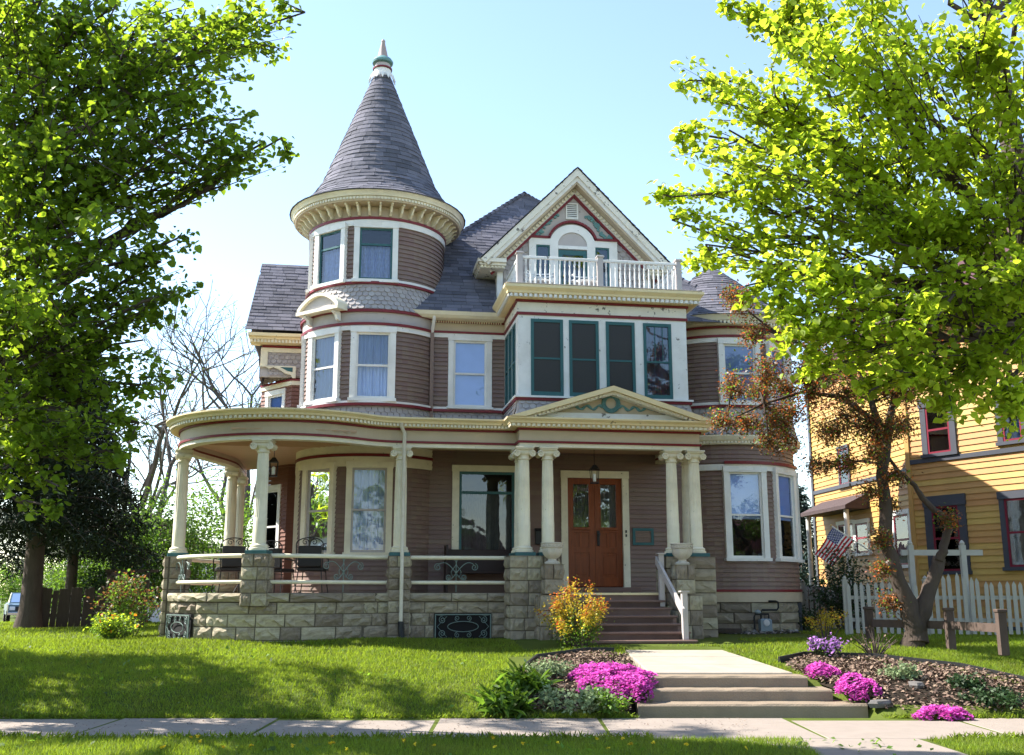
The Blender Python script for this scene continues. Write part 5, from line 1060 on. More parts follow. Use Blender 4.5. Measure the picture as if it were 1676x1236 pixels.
for k in range(46):
    d_ = rs_.normal(size=3); d_ /= np.linalg.norm(d_); c_ = np.array([-8.2, 14.6, 7.6]) + d_ * np.array([4.9, 4.9, 4.6]) * rs_.uniform(.45, 1) ** .6; x_, y_, _ = pxy(c_[None])
    if x_[0] > 40 and y_[0] > -60 : continue
    if c_[2] > 3.2: L1.append((Vector(c_), float(rs_.uniform(.8, 1.15))))
tree('linden_tree', 'large linden with dark green backlit leaves overhanging the left lawn', [(-8.6, 14.9, .2, .33), (-8.5, 14.8, 2.6, .28), (-8.3, 14.6, 5.5, .22), (-8.0, 14.4, 8.5, .15), (-7.8, 14.3, 11.5, .05)], L1, 'leaf_linden', 'bark', .090, 35, 11, big=280, twk=21)
L3 = []
for k in range(62):
    d_ = rs_.normal(size=3); d_ /= np.linalg.norm(d_); c_ = np.array([-12.4, 17.4, 5.0]) + d_ * np.array([3.6, 2.3, 2.0]) * rs_.uniform(.4, 1) ** .6
    L3.append((Vector(c_), float(rs_.uniform(.8, 1.1))))
tree('linden_tree', 'smaller linden farther left, just outside the picture, shading the lawn', [(-12.6, 17.4, .4, .2), (-12.5, 17.4, 2.4, .17), (-12.4, 17.4, 4.6, .12), (-12.4, 17.4, 7.0, .04)], L3, 'leaf_linden', 'bark', .17, 15, 19, 'diamond', twk=12)
# ---- bright lime-green linden on the right
L2 = LB([(1195, 8, 13, .32), (1250, 45, 13, .55), (1125, 125, 13.5, .33), (1180, 160, 13, .55), (1130, 225, 13.5, .4), (1105, 320, 13, .28), (1108, 365, 13, .28), (1170, 290, 13, .55), (1165, 400, 13, .33), (1260, 150, 12.5, .8), (1260, 280, 12.5, .75), (1250, 380, 13, .55),
   (1350, 80, 12, .9), (1350, 220, 12.5, .8), (1350, 345, 12.5, .7), (1300, 450, 12.5, .55), (1305, 540, 12.5, .4), (1320, 600, 13, .3), (1380, 470, 12.5, .65), (1400, 570, 12.5, .55), (1450, 120, 12, .9), (1470, 260, 12.5, .75), (1480, 400, 12.5, .75),
   (1480, 520, 12, .6), (1500, 630, 12.5, .42), (1560, 60, 12, .9), (1580, 200, 12.5, .85), (1590, 360, 12.5, .75), (1590, 490, 12.5, .7), (1580, 600, 13, .5), (1650, 120, 12.5, .8), (1660, 280, 12, .7), (1665, 450, 12, .8), (1650, 560, 12.5, .6), (1650, 660, 13, .3),
   (1130, 425, 13.4, .22), (1225, 460, 13, .4), (1430, 635, 12.6, .4), (1540, 640, 12.6, .45), (1605, 655, 12.8, .4), (1660, 690, 12.8, .3), (1470, 600, 12.4, .5), (1280, 500, 12.8, .4), (1340, 520, 12.6, .5), (1210, 220, 12.8, .6), (1300, 30, 12.6, .6), (1410, 20, 12.4, .7), (1500, 330, 12.2, .6), (1420, 330, 12.6, .6)])
for k in range(40):
    d_ = rs_.normal(size=3); d_ /= np.linalg.norm(d_); c_ = np.array([8.0, 14.8, 9.0]) + d_ * np.array([5.6, 4.6, 5.0]) * rs_.uniform(.45, 1) ** .6; x_, y_, _ = pxy(c_[None])
    if x_[0] < 1640 and y_[0] > -60: continue
    if c_[2] > 4.2: L2.append((Vector(c_), float(rs_.uniform(.8, 1.1))))
tk = [tuple(atY(x, y, 15.0)) + (r,) for x, y, r in ((1760, 1135, .30), (1735, 800, .25), (1695, 520, .22), (1668, 330, .19), (1648, 180, .15), (1615, 20, .11), (1580, -160, .05))]
tree('lime_green_linden', 'large tree with bright yellow-green spring leaves filling the upper right', tk, L2, 'leaf_lime', 'bark', .092, 44, 12, big=280, twk=21)
# ---- bronze-leaved crabapple with a forked trunk
def D(px, py, y=19.3): return atY(px, py, y)
cb0 = D(1497, 1060); o_ = empty('crabapple_tree', cb0, label='forked crabapple with bronze red leaves in front of the yellow house', cat='tree')
st = [([(1500, 1068), (1494, 1030), (1488, 990), (1470, 950), (1455, 890), (1448, 820), (1444, 760), (1438, 700), (1428, 660), (1412, 620), (1405, 560), (1400, 480)], [.25, .19, .165, .135, .12, .11, .095, .075, .06, .045, .03, .012]),
      ([(1500, 1050), (1510, 1000), (1524, 962), (1538, 925), (1541, 912)], [.20, .15, .125, .115, .105]),
      ([(1538, 918), (1545, 895), (1554, 865), (1550, 850), (1528, 835), (1510, 815), (1498, 795), (1470, 770), (1440, 730)], [.085, .075, .07, .066, .06, .055, .045, .035, .02]),
      ([(1445, 770), (1455, 700), (1470, 620), (1500, 560), (1540, 520)], [.09, .075, .06, .04, .015]), ([(1432, 690), (1380, 650), (1320, 640), (1250, 660), (1190, 690)], [.06, .045, .035, .025, .01]), ([(1420, 640), (1350, 580), (1280, 550), (1215, 500)], [.05, .04, .03, .01])]
tm = MB(); rs_c = np.random.RandomState(8)
for P_, r_ in st:
    pts = [D(*p) - cb0 + Vector((0, (i * .02 if len(P_) < 9 else 0), 0)) for i, p in enumerate(P_)]
    fine = []; fr_ = []
    for i in range(len(pts) - 1):
        for k in range(3): t = k / 3; fine.append(pts[i].lerp(pts[i + 1], t) + Vector(rs_c.normal(size=3) * r_[i] * .12)); fr_.append((r_[i] * (1 - t) + r_[i + 1] * t) * rs_c.uniform(.92, 1.08))
    fine.append(pts[-1]); fr_.append(r_[-1]); tm.tube(fine, fr_, 10)
tm.build('trunk', 'bark_crab', o_, True)
LC = [(1455, 830, .2), (1440, 720, .4), (1460, 700, .4), (1490, 640, .45), (1410, 640, .5), (1350, 600, .6), (1310, 610, .5), (1380, 680, .55), (1440, 560, .6), (1370, 540, .5), (1260, 730, .35), (1240, 640, .45), (1330, 760, .3), (1430, 740, .35), (1215, 500, .42), (1195, 480, .3), (1200, 630, .42), (1180, 690, .38), (1255, 600, .45), (1230, 690, .5), (1290, 720, .45), (1330, 640, .55), (1350, 710, .5), (1400, 590, .65), (1415, 700, .45), (1380, 760, .3), (1400, 510, .55), (1330, 560, .5), (1460, 640, .5), (1500, 560, .6), (1425, 800, .22), (1465, 780, .22), (1550, 560, .5), (1610, 580, .45), (1440, 460, .5), (1340, 470, .4), (1520, 460, .5), (1280, 640, .45), (1270, 690, .4), (1440, 880, .18), (1440, 930, .2), (1450, 985, .22), (1230, 545, .3), (1480, 700, .3), (1550, 850, .12), (1300, 680, .4), (1380, 640, .4)]
tw = MB(); LPc = []
for (x, y, r) in LC:
    c = D(x, y, 19.3 + rs_c.uniform(-.7, .7)) - cb0; s0_ = min((D(*p) - cb0 for P_, r_ in st for p in P_[2:]), key=lambda q: (q - c).length + (0 if q.z < c.z + .2 else .5)); tw.tube([s0_, s0_.lerp(c, .5) + Vector((0, 0, .08)), c], [.022, .016, .008], 5, False)
    for q in range(int(46 * r * r + 9)):
        dv = rs_c.normal(size=3); dv *= r * rs_c.uniform(.3, 1) / np.linalg.norm(dv); s2 = s0_.lerp(c, rs_c.uniform(.5, 1)); e_ = c + Vector(dv); tw.tube([s2, s2.lerp(e_, .5) + Vector(rs_c.normal(size=3) * .04), e_], [.008, .006, .002], 3, False)
        n = 56; t = rs_c.uniform(.15, 1.05, n)[:, None]; LPc.append(np.array(s2) * (1 - t) + np.array(e_) * t + rs_c.normal(size=(n, 3)) * .085)
tw.build('branches', 'bark_crab', o_, kind='stuff'); LPc = np.concatenate(LPc)
uu = rs_c.uniform(size=len(LPc)); mk = uu < .58; mr_ = uu > .80; mg = ~mk & ~mr_
obj('green_leaves', leafmesh('green_leaves', LPc[mg], .055, 'diamond', 'leaf_mid', rs_c, .3, .4), o_, kind='stuff')
obj('foliage', leafmesh('foliage', LPc[mk], .058, 'diamond', 'leaf_bronze', rs_c, .3, .4), o_, kind='stuff'); obj('young_leaves', leafmesh('young_leaves', LPc[mr_], .052, 'diamond', 'leaf_red', rs_c, .3, .3), o_, kind='stuff')
# ---- conifers
def conifer(name, label, base, h, r, z0, trunk_r, m, seed, n=60, group=None, dens=60):
    rs = np.random.RandomState(seed); b = Vector(base); o = empty(name, b, label=label, cat='tree', group=group); MB().tube([(0, 0, -.2), (.02, 0, .5), (0, .02, h * .4), (0, 0, h)], [trunk_r * 1.6, trunk_r * 1.05, trunk_r * .75, .02], 12).build('trunk', 'bark', o, True)
    bm_ = MB(); LP = []
    for k in range(n):
        t = (k + rs.uniform(0, 1)) / n; z = z0 + (h - z0) * t; L_ = r * (1 - t) ** .8 * rs.uniform(.75, 1.1) + .15; a = k * 2.4 + rs.uniform(-.3, .3); dx, dy = math.cos(a), math.sin(a); e_ = np.array([dx * L_, dy * L_, z - .28 * L_]); md = np.array([dx * L_ * .55, dy * L_ * .55, z - .05 * L_]); s_ = np.array([0, 0, z]); bm_.tube([s_, md, e_], [.035, .025, .006], 4, False)
        nl = int(dens * (L_ + .3)); q = rs.uniform(.15, 1.02, nl)[:, None]; P = (1 - q) ** 2 * s_ + 2 * q * (1 - q) * md + q * q * e_; side = rs.normal(size=(nl, 3)) * np.array([1, 1, .35]) * (.10 + .16 * L_ * (1 - np.abs(q - .5))) * .7; side[:, 2] -= np.abs(rs.normal(size=nl)) * .10; LP.append(P + side)
    bm_.build('branches', 'bark', o, kind='stuff'); P = np.concatenate(LP); obj('foliage', leafmesh('foliage', P, .21, 'blade', m, rs, .2, .6), o, kind='stuff'); return o
def gb(px, py, z=.75): q = atZ(px, py, z); return (q.x, q.y, float(gz(q.x, q.y)) - .02)
conifer('spruce_tree', 'old dark spruce with thick bare lower trunk at the left edge', gb(45, 1030), 8.6, 2.9, 2.5, .25, 'needle', 3, 90, 'dark spruces beyond the left lawn', 120)
q = gb(45, 1030); conifer('spruce_tree', 'second dark spruce with slimmer trunk behind the leaning board fence', (q[0] - 1.1, q[1] + 5, .6), 8.6, 2.4, 2.3, .17, 'needle', 4, 80, 'dark spruces beyond the left lawn', 120)
conifer('blue_spruce', 'small blue-green spruce in the gap between the two houses', (11.1, 40.5, .2), 5.6, 1.5, .3, .10, 'needle_blue', 5, 70, None, 130)
# ---- bare trees behind the porch
def bare(base, h, seed, label, up=.75):
    rs = random.Random(seed); o = empty('bare_tree', base, label=label, cat='tree', group='leafless trees behind the house'); m = MB(); tips = []; tr_ = MB()
    def grow(p, d, L_, r, dep):
        pts = [p]; 
        for k in range(3): d = (d + Vector((rs.gauss(0, .13), rs.gauss(0, .13), rs.gauss(.04, .08)))).normalized(); pts.append(pts[-1] + d * L_ / 3)
        (tr_ if dep == 0 else m).tube(pts, [r, r * .9, r * .78, r * .66], 6 if dep < 3 else 4, False)
        if dep >= 6: tips.append(pts[-1]); return
        for k in range(rs.choice((2, 3, 3)) if dep else 4):
            ax = Vector((rs.gauss(0, 1), rs.gauss(0, 1), rs.gauss(0, .4))).normalized(); nd = (d + ax * rs.uniform(.45, .8)).normalized(); s = pts[-1] if k < 2 else pts[rs.randint(1, 2)]; grow(s, nd, L_ * rs.uniform(.62, .82), r * .6, dep + 1)
    grow(Vector((0, 0, 0)), Vector((0, 0, 1)), h * .26, h * .013, 0); tr_.build('trunk', 'bark_bare', o, True); m.build('branches', 'bark_bare', o, kind='stuff')
    P = np.array([t[:] for t in tips]); rs2 = np.random.RandomState(seed); P = np.repeat(P, 2, 0) + rs2.normal(size=(len(P) * 2, 3)) * .15; obj('buds', leafmesh('buds', P, .12, 'diamond', 'leaf_mid', rs2), o, kind='stuff')
bare((-16.6, 52, .2), 21.5, 5, 'tall leafless tree rising behind the porch roof at the left'); bare((-13.1, 50, .2), 20, 9, 'leafless tree with spreading twigs just left of the wing roof')
bare((-19.5, 56, 0), 19, 13, 'leafless tree partly hidden behind the left linden'); bare((12.6, 60, -.1), 14, 21, 'thin pale budding tree far behind the gap between the houses')
# ---- leafy shrubs behind the porch and beside it
shr = [(160, 920, 34, 1.5, 2.6, 'leaf_mid', 'bright green bush beyond the leaning board fence'), (225, 900, 37, 2.0, 5.2, 'leaf_mid', 'tall loose green shrub left of the porch'), (300, 880, 33, 1.9, 5.2, 'leaf_mid', 'tall light green shrub seen under the porch roof at its left end'), (375, 880, 35, 1.8, 5.0, 'leaf_mid', 'light green shrub seen between the left porch columns'), (455, 880, 38, 2.2, 4.8, 'leaf_mid', 'light green shrub seen behind the patio chairs'), (190, 960, 31, 1.0, 2.0, 'leaf_dark', 'dark rounded evergreen bush behind the wooden frame'), (140, 800, 46, 2.6, 6.5, 'leaf_mid', 'broad pale green tree-like shrub far behind the spruces'), (60, 900, 92, 5, 6.0, 'leaf_mid', 'far green bushes across the cross street')]
for i, (px, py, y, rx, h, m, lab) in enumerate(shr):
    p = atY(px, py, y); shrub('leafy_shrub', lab, 'shrub', (p.x, p.y, float(gz(p.x, p.y))), rx, h, [('foliage', m, int(3600 * rx), .12 if y < 50 else .2, 'diamond', .25, 1.05, .22)], 30 + i, 46, group='shrubs in the left background')
q = G3(228, 1040, .78); shrub('rose_bush', 'loose bush with reddish and green leaves at the left corner of the porch', 'shrub', (q[0] - .1, q[1] - .4, q[2]), .75, 1.55, [('foliage', 'leaf_mid', 1500, .075, 'diamond', .2, 1, .08), ('young_leaves', 'leaf_bronze', 700, .07, 'diamond', .6, 1.05, .08)], 51, 20)
q = G3(205, 1043, .78); shrub('yellow_green_perennial', 'low clump of yellow-green leaves with orange flowers beside the porch corner', 'flowers', (q[0], q[1] - .7, q[2]), .5, .55, [('foliage', 'leaf_mid', 900, .11, 'blade', .3, 1, .05), ('blossoms', 'petal_orange', 16, .07, 'petal', .98, 1.1, .04), ('yellow_leaves', 'leaf_lime', 450, .07, 'diamond', .7, 1, .06)], 52, 24)
# ---- beds by the garden steps
def bed(name, outline, label):
    pts = [Vector((*p, 0)) for p in outline]; o = MB(); n = len(pts); c = sum(pts, Vector()) / n; V = []; Fc = []
    rings = 7
    for k in range(rings):
        t = k / (rings - 1)
        for p in pts: q = c.lerp(p, 1 - t); V.append((q.x, q.y, float(gz(q.x, q.y)) + (.035 if k else -.03)))
    for k in range(rings - 1):
        for i in range(n): a = k * n + i; b = k * n + (i + 1) % n; Fc.append((a, b, b + n, a + n))
    ob = o.add(V, Fc).build(name, 'soil', None, True, kind='structure')
    # bark chips
    rs = np.random.RandomState(n); P = []
    area = abs(sum(outline[i][0] * outline[(i + 1) % n][1] - outline[(i + 1) % n][0] * outline[i][1] for i in range(n))) / 2
    for k in range(int(area * 900)):
        i = rs.randint(n); a = c.lerp(pts[i], 1).lerp(pts[(i + 1) % n], rs.uniform()); q = c.lerp(a, math.sqrt(rs.uniform())); P.append((q.x, q.y, float(gz(q.x, q.y)) + .045 + rs.uniform(0, .02)))
    P = np.array(P); obj('bark_chips', leafmesh('bark_chips', P, .065, 'diamond', 'mulch', rs, 1.2, 0), ob, kind='stuff'); return ob
bed('left_flower_bed', [(.25, 14.55), (1.62, 14.52), (1.78, 15.3), (1.92, 16.2), (1.88, 17.9), (1.3, 18.4), (.45, 17.6), (.2, 16.2), (-.1, 15.2)], '')
bed('right_flower_bed', [(4.95, 14.6), (7.4, 14.5), (7.6, 15.3), (6.9, 16.6), (5.9, 17.6), (4.9, 17.9), (4.32, 17.0), (4.35, 16.1), (4.7, 15.3)], '')
def edging(pts, label):
    P = [Vector((x, y, float(gz(x, y)) + .05)) for x, y in pts]; F_ = []
    for a, b in zip(P, P[1:]):
        for k in range(4): F_.append(a.lerp(b, k / 4))
    F_.append(P[-1]); m = MB(); V = []; Fc = []
    for i, p in enumerate(F_):
        d_ = (F_[min(i + 1, len(F_) - 1)] - F_[max(i - 1, 0)]).normalized(); n_v = Vector((-d_.y, d_.x, 0)) * .018; V += [p - n_v - Vector((0, 0, .12)), p - n_v + Vector((0, 0, .05)), p + n_v + Vector((0, 0, .05)), p + n_v - Vector((0, 0, .12))]
    for i in range(len(F_) - 1):
        for k in range(4): a = i * 4 + k; b = i * 4 + (k + 1) % 4; Fc.append((a, b, b + 4, a + 4))
    m.add(V, Fc + [(0, 1, 2, 3), tuple(len(V) - 4 + k for k in (3, 2, 1, 0))]); tag(m.build('bed_edging', 'plastic_black'), label, 'edging', 'black edging strips round the beds')
edging([(1.75, 18.35), (1.3, 18.45), (.42, 17.7), (.15, 16.3)], 'black plastic edging curling round the left flower bed'); edging([(4.30, 17.3), (4.9, 17.95), (5.95, 17.65), (6.95, 16.65), (7.65, 15.35)], 'black plastic edging along the right flower bed')
# phlox mounds
def phlox(px, py, z, rx, ry, h, seed, label, n=2600):
    q = atZ(px, py, z); b = (q.x, q.y, float(gz(q.x, q.y, False))); rs = np.random.RandomState(seed); o = empty('phlox_mound', b, label=label, cat='flowers', group='pink creeping phlox by the garden steps')
    def dome(n, jit):
        a = rs.uniform(0, 6.283, n); q_ = np.sqrt(rs.uniform(0, 1, n)); lump = 1 + .12 * np.sin(a * 3 + seed) + .07 * np.sin(a * 7); x = rx * q_ * np.cos(a) * lump; y = ry * q_ * np.sin(a) * lump; zz = h * np.sqrt(np.clip(1 - q_ ** 2.4, 0, 1)) * (1 + .18 * np.sin(x * 14 + seed) * np.cos(y * 13)); gg = gz(b[0] + x, b[1] + y, False) - b[2]; return np.stack([x, y, zz + gg + rs.normal(size=n) * jit], -1)
    P = dome(n // 2, .01); P[:, 2] -= .035; obj('foliage', leafmesh('foliage', P, .05, 'blade', 'leaf_mid', rs, .8, 0), o, kind='stuff'); P = dome(int(n * 1.5), .016); P = P[(np.sin(P[:, 0] * 17 + seed) * np.sin(P[:, 1] * 19 + 2 * seed) + rs.normal(size=len(P)) * .5) > -.45]; n = len(P); P = np.repeat(P, 4, 0); Rm = rotmats(n, rs, 1.3, 0.1); R4 = []
    for k in range(4):
        ca, sa = math.cos(k * 1.5708), math.sin(k * 1.5708); R4.append(Rm @ np.array([[ca, -sa, 0], [sa, ca, 0], [0, 0, 1]]))
    R4 = np.stack(R4, 1).reshape(-1, 3, 3); obj('blossoms', leafmesh('blossoms', P, np.full(len(P), .021), 'petal', 'petal_pink', rs, Rm=R4), o, kind='stuff')
phlox(1000, 1112, .42, .62, .80, .20, 1, 'large pink phlox mound spilling beside the left end of the garden steps', 5200); phlox(1040, 1140, .22, .26, .3, .2, 5, 'pink phlox tail hanging over the left end of the lowest step', 1300)
phlox(1346, 1110, .40, .27, .30, .15, 2, 'small pink phlox mound touching the right end of the top garden step', 1500); phlox(1403, 1140, .22, .31, .34, .20, 3, 'round pink phlox mound at the right end of the lowest garden step', 2000); phlox(1543, 1172, .06, .36, .24, .13, 4, 'low pink phlox mound by the sidewalk, farthest right', 1700)
# barberries and other plants
q = atZ(950, 1078, .5); shrub('barberry_bush', 'tall golden and red barberry in front of the porch stairs', 'shrub', (q.x, q.y, float(gz(q.x, q.y))),   .78, 1.18, [('lower_foliage', 'leaf_mid', 2000, .05, 'diamond', .2, .6, .09), ('foliage', 'leaf_gold', 2600, .05, 'diamond', .5, 1.02, .065), ('red_tips', 'leaf_red', 650, .045, 'diamond', .85, 1.06, .05)], 61, 17, open_=.25, ry=.55)
q = atZ(1352, 1068, .55); shrub('barberry_bush', 'small sparse golden barberry right of the front walk', 'shrub', (q.x, q.y, float(gz(q.x, q.y))), .62, .62, [('foliage', 'leaf_gold', 620, .05, 'diamond', .55, 1.05, .05), ('red_tips', 'leaf_red', 90, .04, 'diamond', .9, 1.06, .04)], 62, 12)
q = atZ(1350, 1088, .48); shrub('lilac_flowered_shrub', 'small rounded bush with mauve flowers beside the sparse barberry', 'shrub', (q.x, q.y - .1, float(gz(q.x, q.y))), .30, .40, [('foliage', 'leaf_dark', 700, .045, 'diamond', .3, 1, .04), ('blossoms', 'petal_lilac', 330, .045, 'petal', .85, 1.08, .04)], 63, 22)
for i, (px, py, z, rx, h, m, lab) in enumerate([(930, 1150, .2, .55, .30, 'leaf_sage', 'grey-green leafy perennial clump below the big phlox mound'), (985, 1160, .12, .35, .26, 'leaf_mid', 'fresh green leafy clump at the left end of the lowest step'), (900, 1120, .33, .40, .24, 'leaf_sage', 'pale green ground plant at the left side of the flower bed'), (1478, 1118, .35, .26, .20, 'leaf_sage', 'small grey-green plant in the middle of the right bed'), (1625, 1150, .18, .42, .20, 'leaf_dark', 'dark green low plant at the right edge of the picture'), (1580, 1135, .25, .25, .16, 'leaf_dark', 'dark green low plant right of the grey-green one')]):
    q = atZ(px, py, z); shrub('perennial_plant', lab, 'plant', (q.x, q.y, float(gz(q.x, q.y)) + .03), rx, h, [('foliage', m, int(2200 * rx), .07, 'diamond', .3, 1.05, .04)], 70 + i, 26, stemm=None, group='low plants in the flower beds', open_=.6)
for i, (px, py, z, lab) in enumerate([(825, 1160, .12, 'tall grass tuft at the foot of the bank left of the bed'), (855, 1140, .22, 'tall grass tuft beside the pale ground plant')]):
    q = atZ(px, py, z); shrub('grass_tuft', lab, 'grass', (q.x, q.y, float(gz(q.x, q.y))), .30, .42, [('blades', 'leaf_mid', 420, .26, 'blade', .1, .7, .05)], 80 + i, 30, stemm=None, group='grass tufts by the left bed', open_=.7)
q = atZ(1432, 1085, .5); o = shrub('twiggy_shrub', 'low bundle of bare brown twigs in the right bed', 'shrub', (q.x, q.y, float(gz(q.x, q.y))), .42, .55, [('dry_leaves', 'mulch', 120, .05, 'diamond', .2, 1, .05)], 91, 34, open_=.1)
# landscape stones in the right bed
for i, (px, py, z, sx, sy, sz) in enumerate([(1440, 1148, .2, .22, .12, .07), (1500, 1128, .3, .16, .12, .08)]):
    q = atZ(px, py, z); rd = random.Random(i); m = MB(); m.lathe([(0, -.6), (.9, -.5), (1.0, .3), (.85, .8), (0, .95)], n=7); m.v = [(x * sx * rd.uniform(.8, 1.1), y * sy * rd.uniform(.8, 1.1), zz * sz) for x, y, zz in m.v]
    tag(m.build('bed_stone', 'slate_stone', None, True, (q.x, q.y, float(gz(q.x, q.y)) + .03), rd.uniform(0, 3)), ['flat dark stone in the right bed just right of the round phlox mound', 'small dark stone in the right bed beside the grey-green plant'][i], 'stone', 'stones in the right bed')
# gravel strip and old timber by the gas meter
rs = np.random.RandomState(4); P = []
for k in range(900):
    u = rs.uniform(4.2, 6.6); v = BC[1] - BR - .12 - rs.uniform(0, .75) + .3 * (abs(u - 5.75)) ** 2; w_ = H2W(u, v); P.append((w_.x, w_.y, float(gz(w_.x, w_.y)) + .02))
tag(obj('gravel', leafmesh('gravel', np.array(P), .07, 'petal', 'gravel', rs, 1.5, 0)), 'loose grey gravel below the right bay wall', 'gravel', kind='stuff')
w_ = H2W(4.75, .95); tag(MB().box(-.42, .42, -.06, .06, .0, .10, .01).build('timber', 'old_wood', None, False, (w_.x, w_.y, float(gz(w_.x, w_.y)) + .02), R(-14)), 'short weathered timber lying by the right bay foundation', 'timber')
# ---- grass
def blades(n, x0, x1, y0, y1, h, seed, excl=True):
    rs = np.random.RandomState(seed); x = rs.uniform(x0, x1, n); y = y0 + (y1 - y0) * rs.uniform(0, 1, n) ** 1.15
    if excl:
        k = ~((y > SWY0 - .03) & (y < SWY1 + .02)) & ~((x > 1.98 - .3 * (y < 15.7)) & (x < 4.24 + .7 * (y < 15.7) - .15 * np.clip(y - 15.6, 0, 9)) & (y > 14.3) & (y < 19.2)) & ~((x > 3.05 + .09 * (y - 10)) & (x < 4.72) & (y < 12.5)) & ~((x > -.05) & (x < 1.95) & (y > 14.5) & (y < 18.3 - .2 * np.abs(x - 1))) & ~((x > 4.3) & (y > 14.5) & (y < 17.8 - .62 * np.clip(x - 4.9, 0, 9)))
        hx = (x - OX) * math.cos(TH) + (y - OY) * math.sin(TH); hv = -(x - OX) * math.sin(TH) + (y - OY) * math.cos(TH)
        k &= ~((hv > -.15) & (hx > -6.7) & (hx < 6.5)) & ~(np.hypot(hx - PC[0], hv - PC[1]) < PR + .12) & ~((hx > -.2) & (hx < 4.1) & (hv > -2.6)) & ~(np.hypot(hx - BC[0], hv - BC[1]) < BR + .6)
        x, y = x[k], y[k]
    n = len(x); z = gz(x, y); a = rs.uniform(0, 6.283, n); hh = h * rs.uniform(.5, 1.3, n); ln = rs.normal(size=(n, 2)) * .45; wd = .0055 * (y / 12)
    b = np.stack([x, y, z - .005], -1); dx = np.stack([np.cos(a) * wd, np.sin(a) * wd, 0 * a], -1); tip = b + np.stack([ln[:, 0] * hh, ln[:, 1] * hh, hh], -1)
    V = np.stack([b - dx, b + dx, tip], 1).reshape(-1, 3); return V
V = np.concatenate([blades(90000, -9, 8, 10.6, 12.45, .06, 1), blades(230000, -12, 9.5, 14.42, 20.5, .055, 2), blades(60000, -24, -6.5, 18, 33, .06, 3), blades(30000, 6.3, 13, 17, 25, .06, 4)])
tag(obj('grass', npmesh('grass', V, [(3, np.arange(len(V)).reshape(-1, 3))], 'grass')), 'mown green grass of the front lawn and boulevard strip', 'grass', kind='stuff')
rs = np.random.RandomState(75); n = 9000; ex = rs.uniform(-9, 8, n); ey = np.where(rs.uniform(size=n) < .5, SWY0 - np.abs(rs.normal(size=n)) * .05 + .04, SWY1 + np.abs(rs.normal(size=n)) * .05 - .04); k_ = ~((ex > 1.6) & (ex < 5)); ex, ey = ex[k_], ey[k_]
tag(obj('edge_grass', leafmesh('edge_grass', np.stack([ex, ey, np.full(len(ex), .02)], -1), .085, 'blade', 'grass', rs, .0, -1.2)), 'ragged grass growing over the sidewalk edges', 'grass', kind='stuff')
n = 2600; wx = rs.uniform(-10, 9, n); wy = np.where(rs.uniform(size=n) < .3, rs.uniform(10.8, 12.3, n), rs.uniform(14.6, 19, n)); cl = (np.sin(wx * 2.1) * np.sin(wy * 1.7) + rs.normal(size=n) * .35) > .35; cl &= ~((wx > -.2) & (wy > 14)); wx, wy = wx[cl], wy[cl]
tag(obj('lawn_weeds', leafmesh('lawn_weeds', np.stack([wx, wy, gz(wx, wy) + .03], -1), .08, 'diamond', 'leaf_mid', rs, .9, -.2)), 'broad-leaved weeds scattered through the lawn', 'weeds', kind='stuff')
rs = np.random.RandomState(77); dp = np.stack([rs.uniform(-4, 3, 26), rs.uniform(11.3, 12.3, 26)], -1); dp = np.column_stack([dp, gz(dp[:, 0], dp[:, 1]) + .06]); dpp = np.repeat(dp, 8, 0)
tag(obj('dandelions', leafmesh('dandelions', dpp, .03, 'petal', 'petal_yellow', rs, 1, 0)), 'scattered yellow dandelion heads in the boulevard grass', 'flowers', kind='stuff')
rs = np.random.RandomState(78); dp = np.stack([rs.uniform(-7, 3, 900), rs.uniform(SWY0 + .05, SWY1 - .05, 900)], -1); dp = np.column_stack([dp, np.full(900, .036)])
tag(obj('leaf_litter', leafmesh('leaf_litter', dp, .03, 'diamond', 'mulch', rs, 3, 0)), 'tiny fallen bud scales on the sidewalk', 'leaf litter', kind='stuff')
# ================================================================== yellow house next door
YA, YB, YC = Vector((9.4, 32.4)), Vector((10.02, 26.1)), Vector((12.3, 22.3))
YH = empty('yellow_house', (YA.x, YA.y, 0), label='yellow clapboard house with slate blue and crimson window trim at the right', cat='house')
def yseg(a, b): d_ = (b - a).normalized(); return d_, math.atan2(d_.y, d_.x), (b - a).length
def ypart(mb, name, m, a, ang, parent=None): 
    o = mb.build(name, m, parent or YH); 
    if parent is None: o.location = (a.x - YA.x, a.y - YA.y, 0); o.rotation_euler = (0, 0, ang)
    return o
def board_mesh(L_, e): return MB().add([(0, -.028, 0), (L_, -.028, 0), (L_, -.004, e + .01), (0, -.004, e + .01), (0, 0, .0), (L_, 0, .0)], [(0, 1, 2, 3), (4, 5, 1, 0), (0, 3, 4), (1, 5, 2)]).mesh('clapboard', 'yellow_siding')
YE = .145
for (a, b, zt) in ((YA, YB, 8.4), (YB, YC, 8.4)):
    d_, ang, L_ = yseg(a, b); bo_ = ypart(MB().box(0, L_, .0, .12, .4, zt), 'wall', 'yellow_siding', a, ang); bmsh = board_mesh(L_, YE)
    for k in range(int((zt - .9) / YE)): obj('clapboard', bmsh, bo_, (0, 0, .9 + k * YE))
    MB().box(0, L_, -.05, -.0, .62, .90).build('water_table', 'slate_trim', bo_)
def yray(px, py, a, ang):
    n = Vector((math.sin(ang), -math.cos(ang))); r = ray(px, py); t = (a.x * n.x + a.y * n.y) / (r[0] * n.x + r[1] * n.y); p = Vector((r[0] * t, r[1] * t)); return (p - a).dot(Vector((math.cos(ang), math.sin(ang)))), EYE + r[2] * t
